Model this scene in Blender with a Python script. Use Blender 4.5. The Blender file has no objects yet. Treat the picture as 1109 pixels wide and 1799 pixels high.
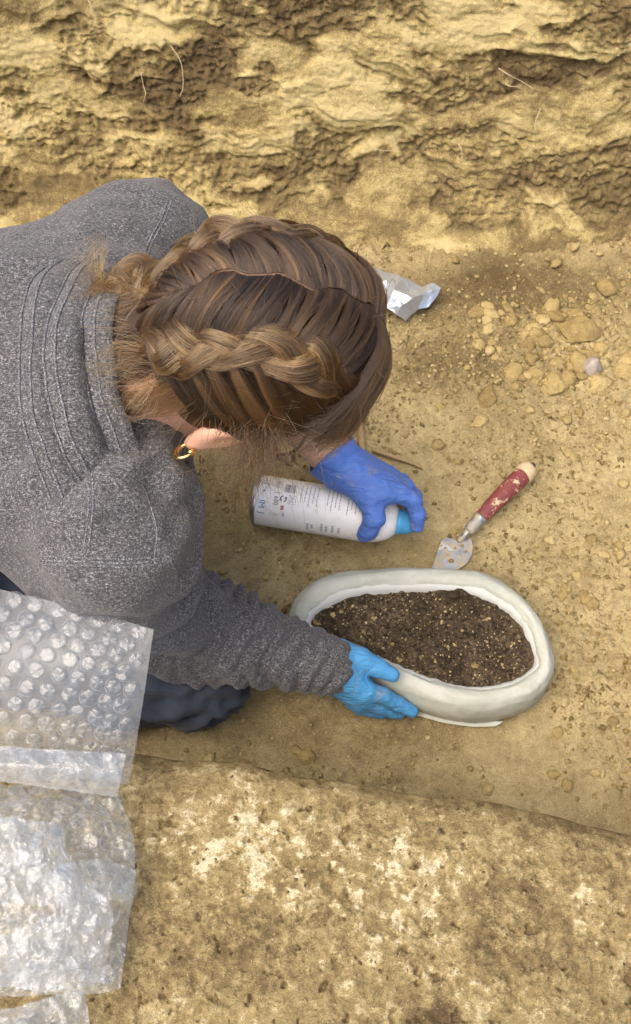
import bpy, bmesh, math, random
import numpy as np
from mathutils import Vector, Matrix
from mathutils.bvhtree import BVHTree

# ------------------------------------------------------------------ camera, sky, sun, exposure
scene = bpy.context.scene
COL = scene.collection
random.seed(4); RNG = np.random.default_rng(11)
H_CAM = 1.30; PITCH = math.radians(60.0); F_PX = 2000.0
CAM = np.array([0.0, -H_CAM / math.tan(PITCH), H_CAM])
cam_d = bpy.data.cameras.new('camera'); cam = bpy.data.objects.new('camera', cam_d); COL.objects.link(cam)
cam.location = CAM; cam.rotation_euler = (math.pi / 2 - PITCH, 0, 0)
cam_d.sensor_fit = 'VERTICAL'; cam_d.sensor_height = 24.0; cam_d.lens = 24.0 * F_PX / 1799.0
cam_d.clip_start = 0.02; cam_d.clip_end = 200.0
scene.camera = cam

SUN_FROM = np.array([-0.36, -0.26, 0.90]); SUN_FROM /= np.linalg.norm(SUN_FROM)
world = bpy.data.worlds.new('World'); scene.world = world; world.use_nodes = True
wn = world.node_tree.nodes; wl = world.node_tree.links
sky = wn.new('ShaderNodeTexSky'); sky.sky_type = 'NISHITA'; sky.sun_disc = False
sky.sun_elevation = math.asin(SUN_FROM[2]); sky.sun_rotation = math.atan2(SUN_FROM[0], SUN_FROM[1])
sky.air_density = 1.0; sky.dust_density = 6.0; sky.ozone_density = 0.3
wn['Background'].inputs['Strength'].default_value = 0.15
wl.new(sky.outputs[0], wn['Background'].inputs['Color'])
sun_d = bpy.data.lights.new('sun', 'SUN'); sun_d.energy = 1.5; sun_d.angle = math.radians(75); sun_d.color = (1.0, 0.92, 0.79)
sun = bpy.data.objects.new('sun', sun_d); COL.objects.link(sun)
sun.rotation_euler = Vector(-SUN_FROM).to_track_quat('-Z', 'Y').to_euler(); sun.location = (0, 0, 4)
vs = scene.view_settings; vs.view_transform = 'Standard'; vs.look = 'None'; vs.gamma = 1.0; vs.use_curve_mapping = False
vs.exposure = 0.88

# ------------------------------------------------------------------ helpers
_s, _c = math.sin(math.pi / 2 - PITCH), math.cos(math.pi / 2 - PITCH)
def ray(px, py):
    u = (px - 554.5) / F_PX; v = (899.5 - py) / F_PX
    return np.array([u, v * _c + _s, v * _s - _c])
def P(px, py, z):                     # where the sight line through a photograph pixel meets height z
    d = ray(px, py); t = (z - H_CAM) / d[2]
    return CAM + d * t
def V(*a): return np.array(a, dtype=float)

_perm = np.random.default_rng(5).permutation(256).astype(np.int32); _perm = np.concatenate([_perm, _perm, _perm])
_g = np.random.default_rng(6).normal(size=(256, 3)); _g = (_g / np.linalg.norm(_g, axis=1)[:, None]).astype(np.float32)
def pn(p):                            # gradient noise, p (N,3)
    p = np.asarray(p, dtype=np.float32); i = np.floor(p).astype(np.int32); f = p - i; i &= 255
    w = f * f * f * (f * (f * 6 - 15) + 10)
    out = np.zeros(len(p), np.float32)
    for dx in (0, 1):
        wx = w[:, 0] if dx else 1 - w[:, 0]
        a = _perm[i[:, 0] + dx]
        for dy in (0, 1):
            wy = w[:, 1] if dy else 1 - w[:, 1]
            b = _perm[a + i[:, 1] + dy]
            for dz in (0, 1):
                wz = w[:, 2] if dz else 1 - w[:, 2]
                g = _g[_perm[b + i[:, 2] + dz] & 255]
                out += wx * wy * wz * (g[:, 0] * (f[:, 0] - dx) + g[:, 1] * (f[:, 1] - dy) + g[:, 2] * (f[:, 2] - dz))
    return out * 1.5
def fbm(p, o=4, gain=0.5):
    p = np.asarray(p, dtype=np.float32); s = 0; a = 1.0
    for k in range(o):
        s = s + a * pn(p + 17.3 * k); p = p * 2.03; a *= gain
    return s
def ridge(p, o=3):
    p = np.asarray(p, dtype=np.float32); s = 0; a = 1.0
    for k in range(o):
        s = s + a * (1 - np.abs(pn(p + 9.1 * k)) * 2.2); p = p * 2.1; a *= 0.5
    return s
def sstep(a, b, x):
    t = np.clip((x - a) / (b - a), 0, 1); return t * t * (3 - 2 * t)
def worley(p, seed=0):                # p (N,2): distance to nearest point, second nearest and a cell id
    i = np.floor(p).astype(np.int64); f1 = np.full(len(p), 9.0); f2 = f1.copy(); idn = np.zeros(len(p))
    for dx in (-1, 0, 1):
        for dy in (-1, 0, 1):
            cx, cy = i[:, 0] + dx, i[:, 1] + dy
            h = (cx * 374761393 + cy * 668265263 + seed * 982451653) & 0xffffffff
            h = ((h ^ (h >> 13)) * 1274126177) & 0xffffffff
            h2 = ((h ^ (h >> 16)) * 2246822519) & 0xffffffff
            jx = (h & 0xffff) / 65535.0; jy = (h2 & 0xffff) / 65535.0
            d = np.hypot(cx + jx - p[:, 0], cy + jy - p[:, 1])
            nearer = d < f1
            f2 = np.where(nearer, f1, np.minimum(f2, d)); idn = np.where(nearer, ((h2 >> 8) & 0xff) / 255.0, idn)
            f1 = np.where(nearer, d, f1)
    return f1, f2, idn

def mesh_from(name, v, faces, smooth=True):
    v = np.asarray(v, dtype=np.float32); me = bpy.data.meshes.new(name)
    if isinstance(faces, np.ndarray):
        n, k = faces.shape
        me.vertices.add(len(v)); me.vertices.foreach_set('co', v.ravel())
        me.loops.add(n * k); me.loops.foreach_set('vertex_index', faces.astype(np.int32).ravel())
        me.polygons.add(n); me.polygons.foreach_set('loop_start', np.arange(0, n * k, k, dtype=np.int32))
        me.update(calc_edges=True); me.validate()
    else:
        me.from_pydata(v.tolist(), [], faces); me.update()
    if smooth and len(me.polygons):
        me.polygons.foreach_set('use_smooth', np.ones(len(me.polygons), bool)); me.update()
    return me
def attr(me, name, vals):
    a = me.attributes.new(name, 'FLOAT', 'POINT'); a.data.foreach_set('value', np.asarray(vals, np.float32))
def put(name, me, mat, parent=None, **props):
    o = bpy.data.objects.new(name, me); COL.objects.link(o)
    if mat is not None and me is not None and not me.materials: me.materials.append(mat)
    if parent is not None: o.parent = parent
    for k, x in props.items(): o[k] = x
    return o
def thing(name, loc, label, category, group=None):
    o = bpy.data.objects.new(name, None); COL.objects.link(o); o.location = loc; o['label'] = label; o['category'] = category
    o.empty_display_size = 0.05
    if group: o['group'] = group
    return o
def part(name, v, faces, mat, parent, smooth=True, **props):   # world-space vertices under an Empty that only translates
    off = np.array(parent_world(parent)); me = mesh_from(name, np.asarray(v) - off, faces, smooth)
    return put(name, me, mat, parent, **props)
def parent_world(o):
    l = np.zeros(3)
    while o is not None: l = l + np.array(o.location); o = o.parent
    return l
def grid_faces(nu, nv, wrap_u=False):
    a = np.arange(nu * nv).reshape(nu, nv)
    if wrap_u: a = np.vstack([a, a[:1]])
    return np.stack([a[:-1, :-1], a[1:, :-1], a[1:, 1:], a[:-1, 1:]], -1).reshape(-1, 4)
def coords(lo, flo, fhi, hi, step, coarse=10):
    f = np.arange(flo, fhi + step / 2, step)
    def out(a, b):
        n = coarse; d = abs(b - a); g = np.geomspace(0.02, d + 0.02, n + 1)[1:] - 0.02
        return g
    l = flo - out(flo, lo)[::-1] if lo < flo else np.array([]); r = fhi + out(fhi, hi) if hi > fhi else np.array([])
    return np.concatenate([l, f, r])
def tube(points, radii, sides=8, closed=False, caps=True):
    pts = np.asarray(points, float); n = len(pts); radii = np.broadcast_to(np.asarray(radii, float), (n,))
    t = np.gradient(pts, axis=0) if not closed else np.roll(pts, -1, 0) - np.roll(pts, 1, 0)
    t /= np.linalg.norm(t, axis=1)[:, None] + 1e-12
    up = V(0, 0, 1) if abs(t[0][2]) < 0.9 else V(1, 0, 0)
    vs_, fr = [], None
    for i in range(n):
        if fr is None: fr = np.cross(t[i], up)
        fr = fr - t[i] * np.dot(fr, t[i]); fr /= np.linalg.norm(fr) + 1e-12; b = np.cross(t[i], fr)
        for k in range(sides):
            a = 2 * math.pi * k / sides
            vs_.append(pts[i] + radii[i] * (math.cos(a) * fr + math.sin(a) * b))
    f = []
    m = n if closed else n - 1
    for i in range(m):
        for k in range(sides):
            j = (i + 1) % n; k2 = (k + 1) % sides
            f.append((i * sides + k, i * sides + k2, j * sides + k2, j * sides + k))
    if caps and not closed:
        f.append(tuple(range(sides))[::-1]); f.append(tuple((n - 1) * sides + k for k in range(sides)))
    return np.array(vs_), f
def spline(pts, n):                   # Catmull-Rom through pts
    pts = np.asarray(pts, float); q = np.vstack([2 * pts[0] - pts[1], pts, 2 * pts[-1] - pts[-2]])
    u = np.linspace(0, len(pts) - 1 - 1e-6, n); i = u.astype(int); f = (u - i)[:, None]
    a, b, c, d = q[i], q[i + 1], q[i + 2], q[i + 3]
    return 0.5 * (2 * b + (c - a) * f + (2 * a - 5 * b + 4 * c - d) * f ** 2 + (3 * b - a - 3 * c + d) * f ** 3)
def loop_spline(pts, n):
    pts = np.asarray(pts, float); m = len(pts); u = np.linspace(0, m, n, endpoint=False); i = u.astype(int); f = (u - i)[:, None]
    a, b, c, d = pts[(i - 1) % m], pts[i % m], pts[(i + 1) % m], pts[(i + 2) % m]
    return 0.5 * (2 * b + (c - a) * f + (2 * a - 5 * b + 4 * c - d) * f ** 2 + (3 * b - a - 3 * c + d) * f ** 3)

# signed distance shapes and surface extraction for soft bodies
class Field:
    def __init__(s, lo, hi, h):
        s.lo = np.array(lo, float); s.h = h; s.n = np.ceil((np.array(hi) - s.lo) / h).astype(int) + 1
        s.v = np.full(s.n, 0.05, np.float32)
        s.ax = [(s.lo[k] + h * np.arange(s.n[k])).astype(np.float32) for k in range(3)]
    def box(s, lo, hi):
        i0 = np.clip(np.floor((lo - s.lo) / s.h).astype(int), 0, s.n); i1 = np.clip(np.ceil((hi - s.lo) / s.h).astype(int) + 1, 0, s.n)
        sl = tuple(slice(a, b) for a, b in zip(i0, i1))
        return sl, s.ax[0][sl[0]][:, None, None], s.ax[1][sl[1]][None, :, None], s.ax[2][sl[2]][None, None, :]
    def merge(s, sl, d, k, cut=False):
        old = s.v[sl]
        if cut:
            d = -d; hh = np.maximum(k - np.abs(old - d), 0) / k; s.v[sl] = np.maximum(old, d) + hh * hh * k * 0.25
        else:
            hh = np.maximum(k - np.abs(old - d), 0) / k; s.v[sl] = np.minimum(old, d) - hh * hh * k * 0.25
    def cap(s, a, b, ra, rb, k=0.01, cut=False):
        a = np.array(a, float); b = np.array(b, float); m = max(ra, rb) + 0.05
        sl, X, Y, Z = s.box(np.minimum(a, b) - m, np.maximum(a, b) + m)
        if s.v[sl].size == 0: return
        ba = b - a; L = float(ba @ ba) + 1e-12
        t = np.clip(((X - a[0]) * ba[0] + (Y - a[1]) * ba[1] + (Z - a[2]) * ba[2]) / L, 0, 1)
        d = np.sqrt((X - a[0] - t * ba[0]) ** 2 + (Y - a[1] - t * ba[1]) ** 2 + (Z - a[2] - t * ba[2]) ** 2) - (ra + (rb - ra) * t)
        s.merge(sl, d.astype(np.float32), k, cut)
    def chain(s, pts, rad, k=0.01):
        for i in range(len(pts) - 1): s.cap(pts[i], pts[i + 1], rad[i], rad[i + 1], k)
    def ell(s, c, axes, r, k=0.01, cut=False):        # axes: rows are unit axes
        c = np.array(c, float); m = max(r) + 0.05
        sl, X, Y, Z = s.box(c - m, c + m)
        if s.v[sl].size == 0: return
        q = 0; g = 0
        for ax, rr in zip(axes, r):
            w = (X - c[0]) * ax[0] + (Y - c[1]) * ax[1] + (Z - c[2]) * ax[2]
            q = q + (w / rr) ** 2; g = g + (w / rr ** 2) ** 2
        k0 = np.sqrt(q); d = k0 * (k0 - 1) / (np.sqrt(g) + 1e-6)
        s.merge(sl, np.clip(d, -0.05, 0.05).astype(np.float32), k, cut)
    def halfspace(s, point, normal):                  # keep the side the normal points to
        X, Y, Z = s.ax[0][:, None, None], s.ax[1][None, :, None], s.ax[2][None, None, :]
        d = (X - point[0]) * normal[0] + (Y - point[1]) * normal[1] + (Z - point[2]) * normal[2]
        s.v = np.maximum(s.v, -d.astype(np.float32))
    def surface(s, smooth=2):
        v = s.v; neg = v < 0
        cs = [neg[dx:v.shape[0] - 1 + dx, dy:v.shape[1] - 1 + dy, dz:v.shape[2] - 1 + dz] for dx in (0, 1) for dy in (0, 1) for dz in (0, 1)]
        cnt = sum(c.astype(np.int8) for c in cs)
        idx = np.argwhere((cnt > 0) & (cnt < 8)); ids = np.full(np.array(v.shape) - 1, -1, np.int64)
        ids[tuple(idx.T)] = np.arange(len(idx))
        acc = np.zeros((len(idx), 3)); num = np.zeros(len(idx))
        corners = [(dx, dy, dz) for dx in (0, 1) for dy in (0, 1) for dz in (0, 1)]
        for c0 in corners:
            for ax in range(3):
                if c0[ax]: continue
                c1 = list(c0); c1[ax] = 1
                a = v[tuple((idx + c0).T)]; b = v[tuple((idx + c1).T)]; cr = (a < 0) != (b < 0)
                t = np.where(cr, a / np.where(cr, a - b, 1), 0)
                pos = np.array(c0, float)[None] + np.zeros((len(idx), 3)); pos[:, ax] = t
                acc[cr] += pos[cr]; num[cr] += 1
        vert = s.lo + s.h * (idx + acc / num[:, None])
        quads = []
        for ax in range(3):
            a = np.take(neg, range(0, v.shape[ax] - 1), ax); b = np.take(neg, range(1, v.shape[ax]), ax)
            e = np.argwhere(a != b); o1, o2 = [(1, 2), (2, 0), (0, 1)][ax]
            ok = (e[:, o1] > 0) & (e[:, o2] > 0) & (e[:, o1] < v.shape[o1] - 1) & (e[:, o2] < v.shape[o2] - 1); e = e[ok]
            sg = neg[tuple(e.T)]
            def cell(d1, d2):
                q = e.copy(); q[:, o1] -= d1; q[:, o2] -= d2; return ids[tuple(q.T)]
            q = np.stack([cell(1, 1), cell(0, 1), cell(0, 0), cell(1, 0)], 1)
            q[~sg] = q[~sg][:, ::-1]; quads.append(q)
        f = np.concatenate(quads)
        f = f[(f >= 0).all(1)]
        for _ in range(smooth):
            sm = np.zeros_like(vert); n = np.zeros(len(vert))
            for k in range(4):
                a, b = f[:, k], f[:, (k + 1) % 4]
                for d in range(3): sm[:, d] += np.bincount(a, vert[b, d], len(vert)) + np.bincount(b, vert[a, d], len(vert))
                n += np.bincount(a, minlength=len(vert)) + np.bincount(b, minlength=len(vert))
            vert = vert * 0.5 + 0.5 * sm / np.maximum(n, 1)[:, None]
        return vert, f
def normals(v, f):
    n = np.cross(v[f[:, 2]] - v[f[:, 0]], v[f[:, 3 if f.shape[1] > 3 else 1]] - v[f[:, 1 if f.shape[1] > 3 else 0]])
    if f.shape[1] == 3: n = np.cross(v[f[:, 1]] - v[f[:, 0]], v[f[:, 2]] - v[f[:, 0]])
    out = np.zeros_like(v)
    for k in range(f.shape[1]):
        for d in range(3): out[:, d] += np.bincount(f[:, k], n[:, d], len(v))
    return out / (np.linalg.norm(out, axis=1)[:, None] + 1e-12)

# ------------------------------------------------------------------ materials
class Mat:
    def __init__(s, name):
        s.m = bpy.data.materials.new(name); s.m.use_nodes = True; s.nt = s.m.node_tree; s.n = s.nt.nodes; s.l = s.nt.links
        s.b = s.n['Principled BSDF']; s.out = s.n['Material Output']; s._tc = None
    def tc(s):
        if s._tc is None: s._tc = s.n.new('ShaderNodeTexCoord')
        return s._tc.outputs['Object']
    def mapped(s, scale, rot=(0, 0, 0)):
        q = s.n.new('ShaderNodeMapping'); q.inputs['Scale'].default_value = scale; q.inputs['Rotation'].default_value = rot
        s.l.new(s.tc(), q.inputs['Vector']); return q.outputs[0]
    def noise(s, scale, detail=4, rough=0.55, vec=None, dist=0.0):
        q = s.n.new('ShaderNodeTexNoise'); q.inputs['Scale'].default_value = scale; q.inputs['Detail'].default_value = detail
        q.inputs['Roughness'].default_value = rough; q.inputs['Distortion'].default_value = dist
        s.l.new(vec if vec is not None else s.tc(), q.inputs['Vector']); return q.outputs['Fac']
    def voronoi(s, scale, feature='F1', vec=None):
        q = s.n.new('ShaderNodeTexVoronoi'); q.inputs['Scale'].default_value = scale; q.feature = feature
        s.l.new(vec if vec is not None else s.tc(), q.inputs['Vector']); return q.outputs['Distance']
    def ramp(s, fac, stops):
        q = s.n.new('ShaderNodeValToRGB'); e = q.color_ramp.elements
        while len(e) < len(stops): e.new(0.5)
        for el, (p, c) in zip(e, stops): el.position = p; el.color = (*c, 1) if len(c) == 3 else c
        s.l.new(fac, q.inputs[0]); return q.outputs[0]
    def mix(s, fac, a, b, mode='MIX'):
        q = s.n.new('ShaderNodeMix'); q.data_type = 'RGBA'; q.blend_type = mode
        for sock, x in ((q.inputs[0], fac), (q.inputs[6], a), (q.inputs[7], b)):
            if hasattr(x, 'is_linked'): s.l.new(x, sock)
            else: sock.default_value = x if not isinstance(x, tuple) else (*x, 1)
        return q.outputs[2]
    def math(s, op, a, b=0.0, clamp=False):
        q = s.n.new('ShaderNodeMath'); q.operation = op; q.use_clamp = clamp
        for sock, x in zip(q.inputs, (a, b)):
            if hasattr(x, 'is_linked'): s.l.new(x, sock)
            else: sock.default_value = x
        return q.outputs[0]
    def attr(s, name):
        q = s.n.new('ShaderNodeAttribute'); q.attribute_name = name; return q.outputs['Fac']
    def bump(s, h, strength, dist, prev=None):
        q = s.n.new('ShaderNodeBump'); q.inputs['Strength'].default_value = strength; q.inputs['Distance'].default_value = dist
        s.l.new(h, q.inputs['Height'])
        if prev is not None: s.l.new(prev, q.inputs['Normal'])
        s.l.new(q.outputs[0], s.b.inputs['Normal']); return q.outputs[0]
    def set(s, **k):
        for key, x in k.items():
            sock = s.b.inputs[{'color': 'Base Color', 'rough': 'Roughness', 'metal': 'Metallic', 'spec': 'Specular IOR Level', 'sheen': 'Sheen Weight',
                               'sss': 'Subsurface Weight', 'coat': 'Coat Weight'}[key]]
            if hasattr(x, 'is_linked'): s.l.new(x, sock)
            else: sock.default_value = (*x, 1) if isinstance(x, tuple) else x
        return s
def flat(name, color, rough=0.6, **k): return Mat(name).set(color=color, rough=rough, **k).m

def soil_material(name, dark, mid, light, pale, grain=1.0, speck=0.5, fine=0.45, world_space=False):
    M = Mat(name); tone = M.attr('tone')
    if world_space: M._tc = M.n.new('ShaderNodeNewGeometry'); M.tc = lambda: M._tc.outputs['Position']
    n1 = M.noise(22 * grain, 10, 0.70); n2 = M.noise(95 * grain, 6, 0.75); n3 = M.noise(420 * grain, 3, 0.7)
    f = M.math('ADD', tone, M.math('MULTIPLY', M.math('SUBTRACT', n1, 0.5), 0.9))
    f = M.math('ADD', f, M.math('MULTIPLY', M.math('SUBTRACT', n2, 0.5), 0.75))
    f = M.math('ADD', f, M.math('MULTIPLY', M.math('SUBTRACT', n3, 0.5), fine))
    c = M.ramp(f, [(0.0, dark), (0.30, tuple(0.5 * (a + b) for a, b in zip(dark, mid))), (0.5, mid), (0.74, light), (1.0, pale)])
    vo = M.voronoi(190 * grain); sp = M.ramp(vo, [(0.0, (1, 1, 1)), (0.16, (1, 1, 1)), (0.24, (0, 0, 0))])
    gate = M.ramp(M.noise(60 * grain, 2), [(0.5, (0, 0, 0)), (0.62, (1, 1, 1))])
    c = M.mix(M.math('MULTIPLY', M.math('MULTIPLY', sp, gate), speck), c, pale)
    M.set(color=c, rough=0.95, spec=0.15)
    b = M.bump(n2, 0.8, 0.007); b = M.bump(n3, 0.7, 0.003, b)
    return M.m
PALE = (0.66, 0.53, 0.275); LIGHT = (0.49, 0.390, 0.200); MID = (0.352, 0.272, 0.132); DARK = (0.125, 0.086, 0.040)
m_floor = soil_material('trench_soil', DARK, MID, LIGHT, PALE, grain=1.15, fine=0.75)
m_bank = soil_material('bank_soil', (0.140, 0.098, 0.048), (0.31, 0.230, 0.102), (0.53, 0.415, 0.178), (0.70, 0.57, 0.28), grain=1.4, fine=1.0)
m_ledge = soil_material('ledge_soil', (0.13, 0.088, 0.045), (0.345, 0.258, 0.118), (0.47, 0.365, 0.178), (0.80, 0.70, 0.47), grain=2.0, fine=1.0)
m_dark = soil_material('dark_soil', (0.046, 0.034, 0.022), (0.115, 0.083, 0.051), (0.20, 0.145, 0.09), (0.46, 0.37, 0.24), grain=1.6, speck=0.7, fine=.7)
m_clod = soil_material('clod_soil', (0.17, 0.115, 0.05), (0.36, 0.265, 0.11), (0.50, 0.385, 0.17), (0.64, 0.51, 0.27), world_space=True)

# ------------------------------------------------------------------ the setting: trench floor, bank, near ledge, ground beyond
RING_C = P(735, 1130, 0.0)
def px_blob(x, y, px, py, rx, ry):     # soft patch centred on a spot of the floor
    c = P(px, py, 0.0); return np.exp(-(((x - c[0]) / rx) ** 2 + ((y - c[1]) / ry) ** 2))
def crumbly(x, y):                     # where the floor is crumbled rather than trowelled smooth
    p = np.stack([x, y, np.zeros_like(x)], 1)
    m = sstep(-0.25, 0.35, fbm(p * 5.0 + 3.1, 3))
    m = m + 0.9 * px_blob(x, y, 1010, 640, 0.16, 0.14) + 0.5 * px_blob(x, y, 820, 600, 0.16, 0.08) + 0.4 * px_blob(x, y, 1030, 1050, 0.06, 0.2)
    m = m - 0.8 * px_blob(x, y, 800, 880, 0.14, 0.05) - 0.6 * px_blob(x, y, 880, 1330, 0.14, 0.06) - 0.5 * px_blob(x, y, 420, 950, 0.16, 0.08)
    return np.clip(m, 0, 1.2)
def floor_h(x, y, fine=True):
    p = np.stack([x, y, np.zeros_like(x)], 1)
    h = 0.010 * fbm(p * 3.2 + 5, 3) + 0.0035 * fbm(p * 13 + 1, 3)
    h = h * (1 - 0.85 * np.exp(-((x - RING_C[0]) ** 2 + (y - RING_C[1]) ** 2) / 0.24 ** 2))
    rr = np.hypot((x - RING_C[0]) / 0.235, (y - RING_C[1]) / 0.165)
    h = h - 0.006 * np.exp(-((rr - 1.0) / 0.22) ** 2)
    h = h + 0.020 * sstep(0.36, 0.50, y) + 0.008 * px_blob(x, y, 1000, 640, 0.15, 0.12)
    if fine:
        c = crumbly(x, y)
        f1, f2, i1 = worley(p[:, :2] * 75 + 0.35 * np.stack([pn(p * 90), pn(p * 90 + 7)], 1), 3)
        h = h + c * (0.0085 * np.clip(0.55 - f1, 0, 1) * (i1 > 0.35) * (0.4 + i1))
        f1, f2, i2 = worley(p[:, :2] * 190, 8)
        h = h + (0.25 + c) * 0.0036 * np.clip(0.6 - f1, 0, 1) * (0.3 + i2) + (0.3 + c) * 0.0016 * fbm(p * 120, 3) - 0.002 * c * (ridge(p * 28, 2) > 1.25)
    return h
xs = coords(-6, -0.60, 0.75, 6, 0.0023, 30); ys = coords(-0.62, -0.40, 0.56, 0.62, 0.0022, 4)
X, Y = np.meshgrid(xs, ys, indexing='ij'); x, y = X.ravel(), Y.ravel()
hz = floor_h(x, y); p = np.stack([x, y, hz], 1)
me = mesh_from('trench_floor', p, grid_faces(len(xs), len(ys)))
p0 = p * [1, 1, 0]
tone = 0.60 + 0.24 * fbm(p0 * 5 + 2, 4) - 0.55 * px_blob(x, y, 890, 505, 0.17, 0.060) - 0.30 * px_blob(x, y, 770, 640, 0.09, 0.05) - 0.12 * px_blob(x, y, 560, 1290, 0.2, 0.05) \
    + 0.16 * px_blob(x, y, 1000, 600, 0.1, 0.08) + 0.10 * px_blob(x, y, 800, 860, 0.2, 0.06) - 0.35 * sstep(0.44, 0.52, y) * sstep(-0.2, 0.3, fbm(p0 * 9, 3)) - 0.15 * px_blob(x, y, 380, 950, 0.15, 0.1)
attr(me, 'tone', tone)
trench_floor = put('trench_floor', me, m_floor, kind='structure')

# bank at the back of the trench: a crumbly cut face with uneven strata
xs = coords(-6, -0.95, 0.95, 6, 0.0026, 40); ss = coords(-0.05, 0.0, 0.52, 0.80, 0.0023, 5)
X, S = np.meshgrid(xs, ss, indexing='ij'); x, s = X.ravel(), S.ravel()
q = np.stack([x, s * 1.25, np.zeros_like(x)], 1); warp = np.stack([fbm(q * 9, 3), fbm(q * 9 + 31, 3), np.zeros_like(x)], 1) * 0.035
qa = np.stack([x * 0.58 + 0.20 * s, s * 1.6, np.zeros_like(x)], 1) + warp
d = 0.011 * fbm(qa * 5.0 + 8, 4) + 0.005 * fbm(qa * 15 + 4, 4)
rough = sstep(-0.22, 0.22, fbm(qa * 8 + 21, 5, 0.6))
g1, g2, j1 = worley((qa + 0.6 * warp)[:, :2] * 24, 15); g3, g4, j2 = worley((q + warp)[:, :2] * 55, 16)
d = d + 0.0065 * (j1 - 0.5) * sstep(0.0, 0.12, g2 - g1) + rough * (0.007 * (j2 - 0.5) * sstep(0.0, 0.2, g4 - g3) + 0.0028 * (ridge(q * 34, 3) - 1.0) + 0.0035 * fbm(q * 80, 3)) - 0.005 * rough + (0.0018 + 0.0036 * rough) * fbm(q * 130, 3)
f1, f2, i1 = worley(q[:, :2] * 110 + warp[:, :2] * 6, 5)
d = d + rough * 0.004 * np.clip(0.55 - f1, 0, 1) * (i1 > 0.4)
nrm = V(0, -0.97, 0.24); base_y = 0.505 + 0.025 * fbm(np.stack([x * 2.5, 0 * x, 0 * x + 4], 1), 3) + 0.02 * np.exp(-((x + 0.45) / 0.12) ** 2)
foot = 0.07 * np.exp(-np.maximum(s, 0) / 0.06)
p = np.stack([x, base_y + 0.24 * s - foot, s * 0.97], 1) + (d * sstep(-0.02, 0.10, s) ** 0.5)[:, None] * nrm
p[:, 2] += 0.006 * rough * fbm(q * 30 + 3, 2)
me = mesh_from('trench_bank', p, grid_faces(len(xs), len(ss))[:, ::-1])
tone = 0.64 + 0.42 * fbm(qa * 7.5 + 40, 5, 0.7) - 0.38 * (rough - 0.5) + 0.20 * (j1 - 0.5) + 0.12 * fbm(q * 30 + 2, 3) - 0.10 * np.exp(-((s - 0.10) / 0.05) ** 2)  # rougher, recessed zones darker: humus, plus recess shade put into the colour
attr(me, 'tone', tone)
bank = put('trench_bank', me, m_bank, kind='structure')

# ground beyond the bank
gx = np.linspace(-40, 40, 41); gy = np.concatenate([[0.60, 0.69], np.geomspace(0.9, 60, 24)])
X, Y = np.meshgrid(gx, gy, indexing='ij'); pz = 0.79 + 0.01 * fbm(np.stack([X.ravel(), Y.ravel(), 0 * X.ravel()], 1), 2)
me = mesh_from('ground', np.stack([X.ravel(), Y.ravel(), pz], 1), grid_faces(len(gx), len(gy))); attr(me, 'tone', np.full(len(pz), 0.5))
put('ground', me, m_floor, kind='structure')

# near ledge: the higher shelf of compact soil on the camera's side
LZ = 0.28
epx = [(-250, 1312), (0, 1318), (230, 1327), (330, 1338), (400, 1346), (520, 1362), (650, 1384), (850, 1416), (1000, 1444), (1109, 1468), (1400, 1540)]
ep = np.array([P(a, b, LZ) for a, b in epx])
xs = coords(-6, -0.55, 0.60, 6, 0.0015, 40)
rs = np.concatenate([-np.geomspace(0.28, 30, 14)[::-1], np.arange(-0.25, 0.0, 0.0013), [0.0]])
fs = np.concatenate([np.linspace(0.002, 0.03, 14), np.linspace(0.04, 0.30, 10)])
tt = np.concatenate([rs, fs]); top = np.concatenate([np.ones(len(rs)), np.zeros(len(fs))])
X, T = np.meshgrid(xs, tt, indexing='ij'); x, t = X.ravel(), T.ravel()
ye = np.interp(x, ep[:, 0], ep[:, 1]) + 0.006 * fbm(np.stack([x * 9, 0 * x, 0 * x], 1), 3)
r = np.minimum(t, 0); dn = np.maximum(t, 0)
yy = ye + r + 0.010 * (1 - np.exp(-dn / 0.008)) + 0.10 * dn; p0 = np.stack([x, ye + r, -dn], 1)
zz = LZ - dn - 0.009 * np.exp(r / 0.009) - 0.004 * np.exp(r / 0.04)
g = np.exp(r / 0.03)
f1, f2, i1 = worley(p0[:, :2] * 130, 4); pit, _, i2 = worley(p0[:, :2] * 48, 6)
fl = sstep(-0.1, 0.25, fbm(p0 * 14 + 3, 4))
relief = 0.006 * fbm(p0 * 6 + 2, 3) + 0.0026 * fbm(p0 * 24, 4) + 0.0022 * fl * fbm(p0 * 90, 4) + 0.0016 * np.clip(0.6 - f1, 0, 1) * i1 - 0.006 * np.clip(0.20 - pit, 0, 1) * (i2 > 0.8) + 0.0014 * fl
relief += 0.0012 * fl * (ridge(p0 * 60, 3) - 1) + 0.0014 * fbm(p0 * 150, 2)
c1, c2, ci = worley(p0[:, :2] * 36 + 0.5 * np.stack([pn(p0 * 60), pn(p0 * 60 + 5)], 1), 22)
relief += 0.0020 * (ci - 0.5) * sstep(0, .18, c2 - c1) * fl
zz = zz + relief * (1 - 0.75 * g) + 0.0009 * sstep(0.02, 0.10, fbm(p0 * 46 + 2, 5, 0.75) + 0.30 * fbm(p0 * 7 + 8, 2) - 0.10) - 0.004 * sstep(0.62, 0.72, fbm(p0 * 55 + 50, 3, 0.65))
p = np.stack([x, yy, zz], 1)
me = mesh_from('near_ledge', p, grid_faces(len(xs), len(tt)))
flakes = sstep(0.02, 0.10, fbm(p0 * 46 + 2, 5, 0.75) + 0.30 * fbm(p0 * 7 + 8, 2) - 0.10)
pits = sstep(0.62, 0.72, fbm(p0 * 55 + 50, 3, 0.65))
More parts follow.
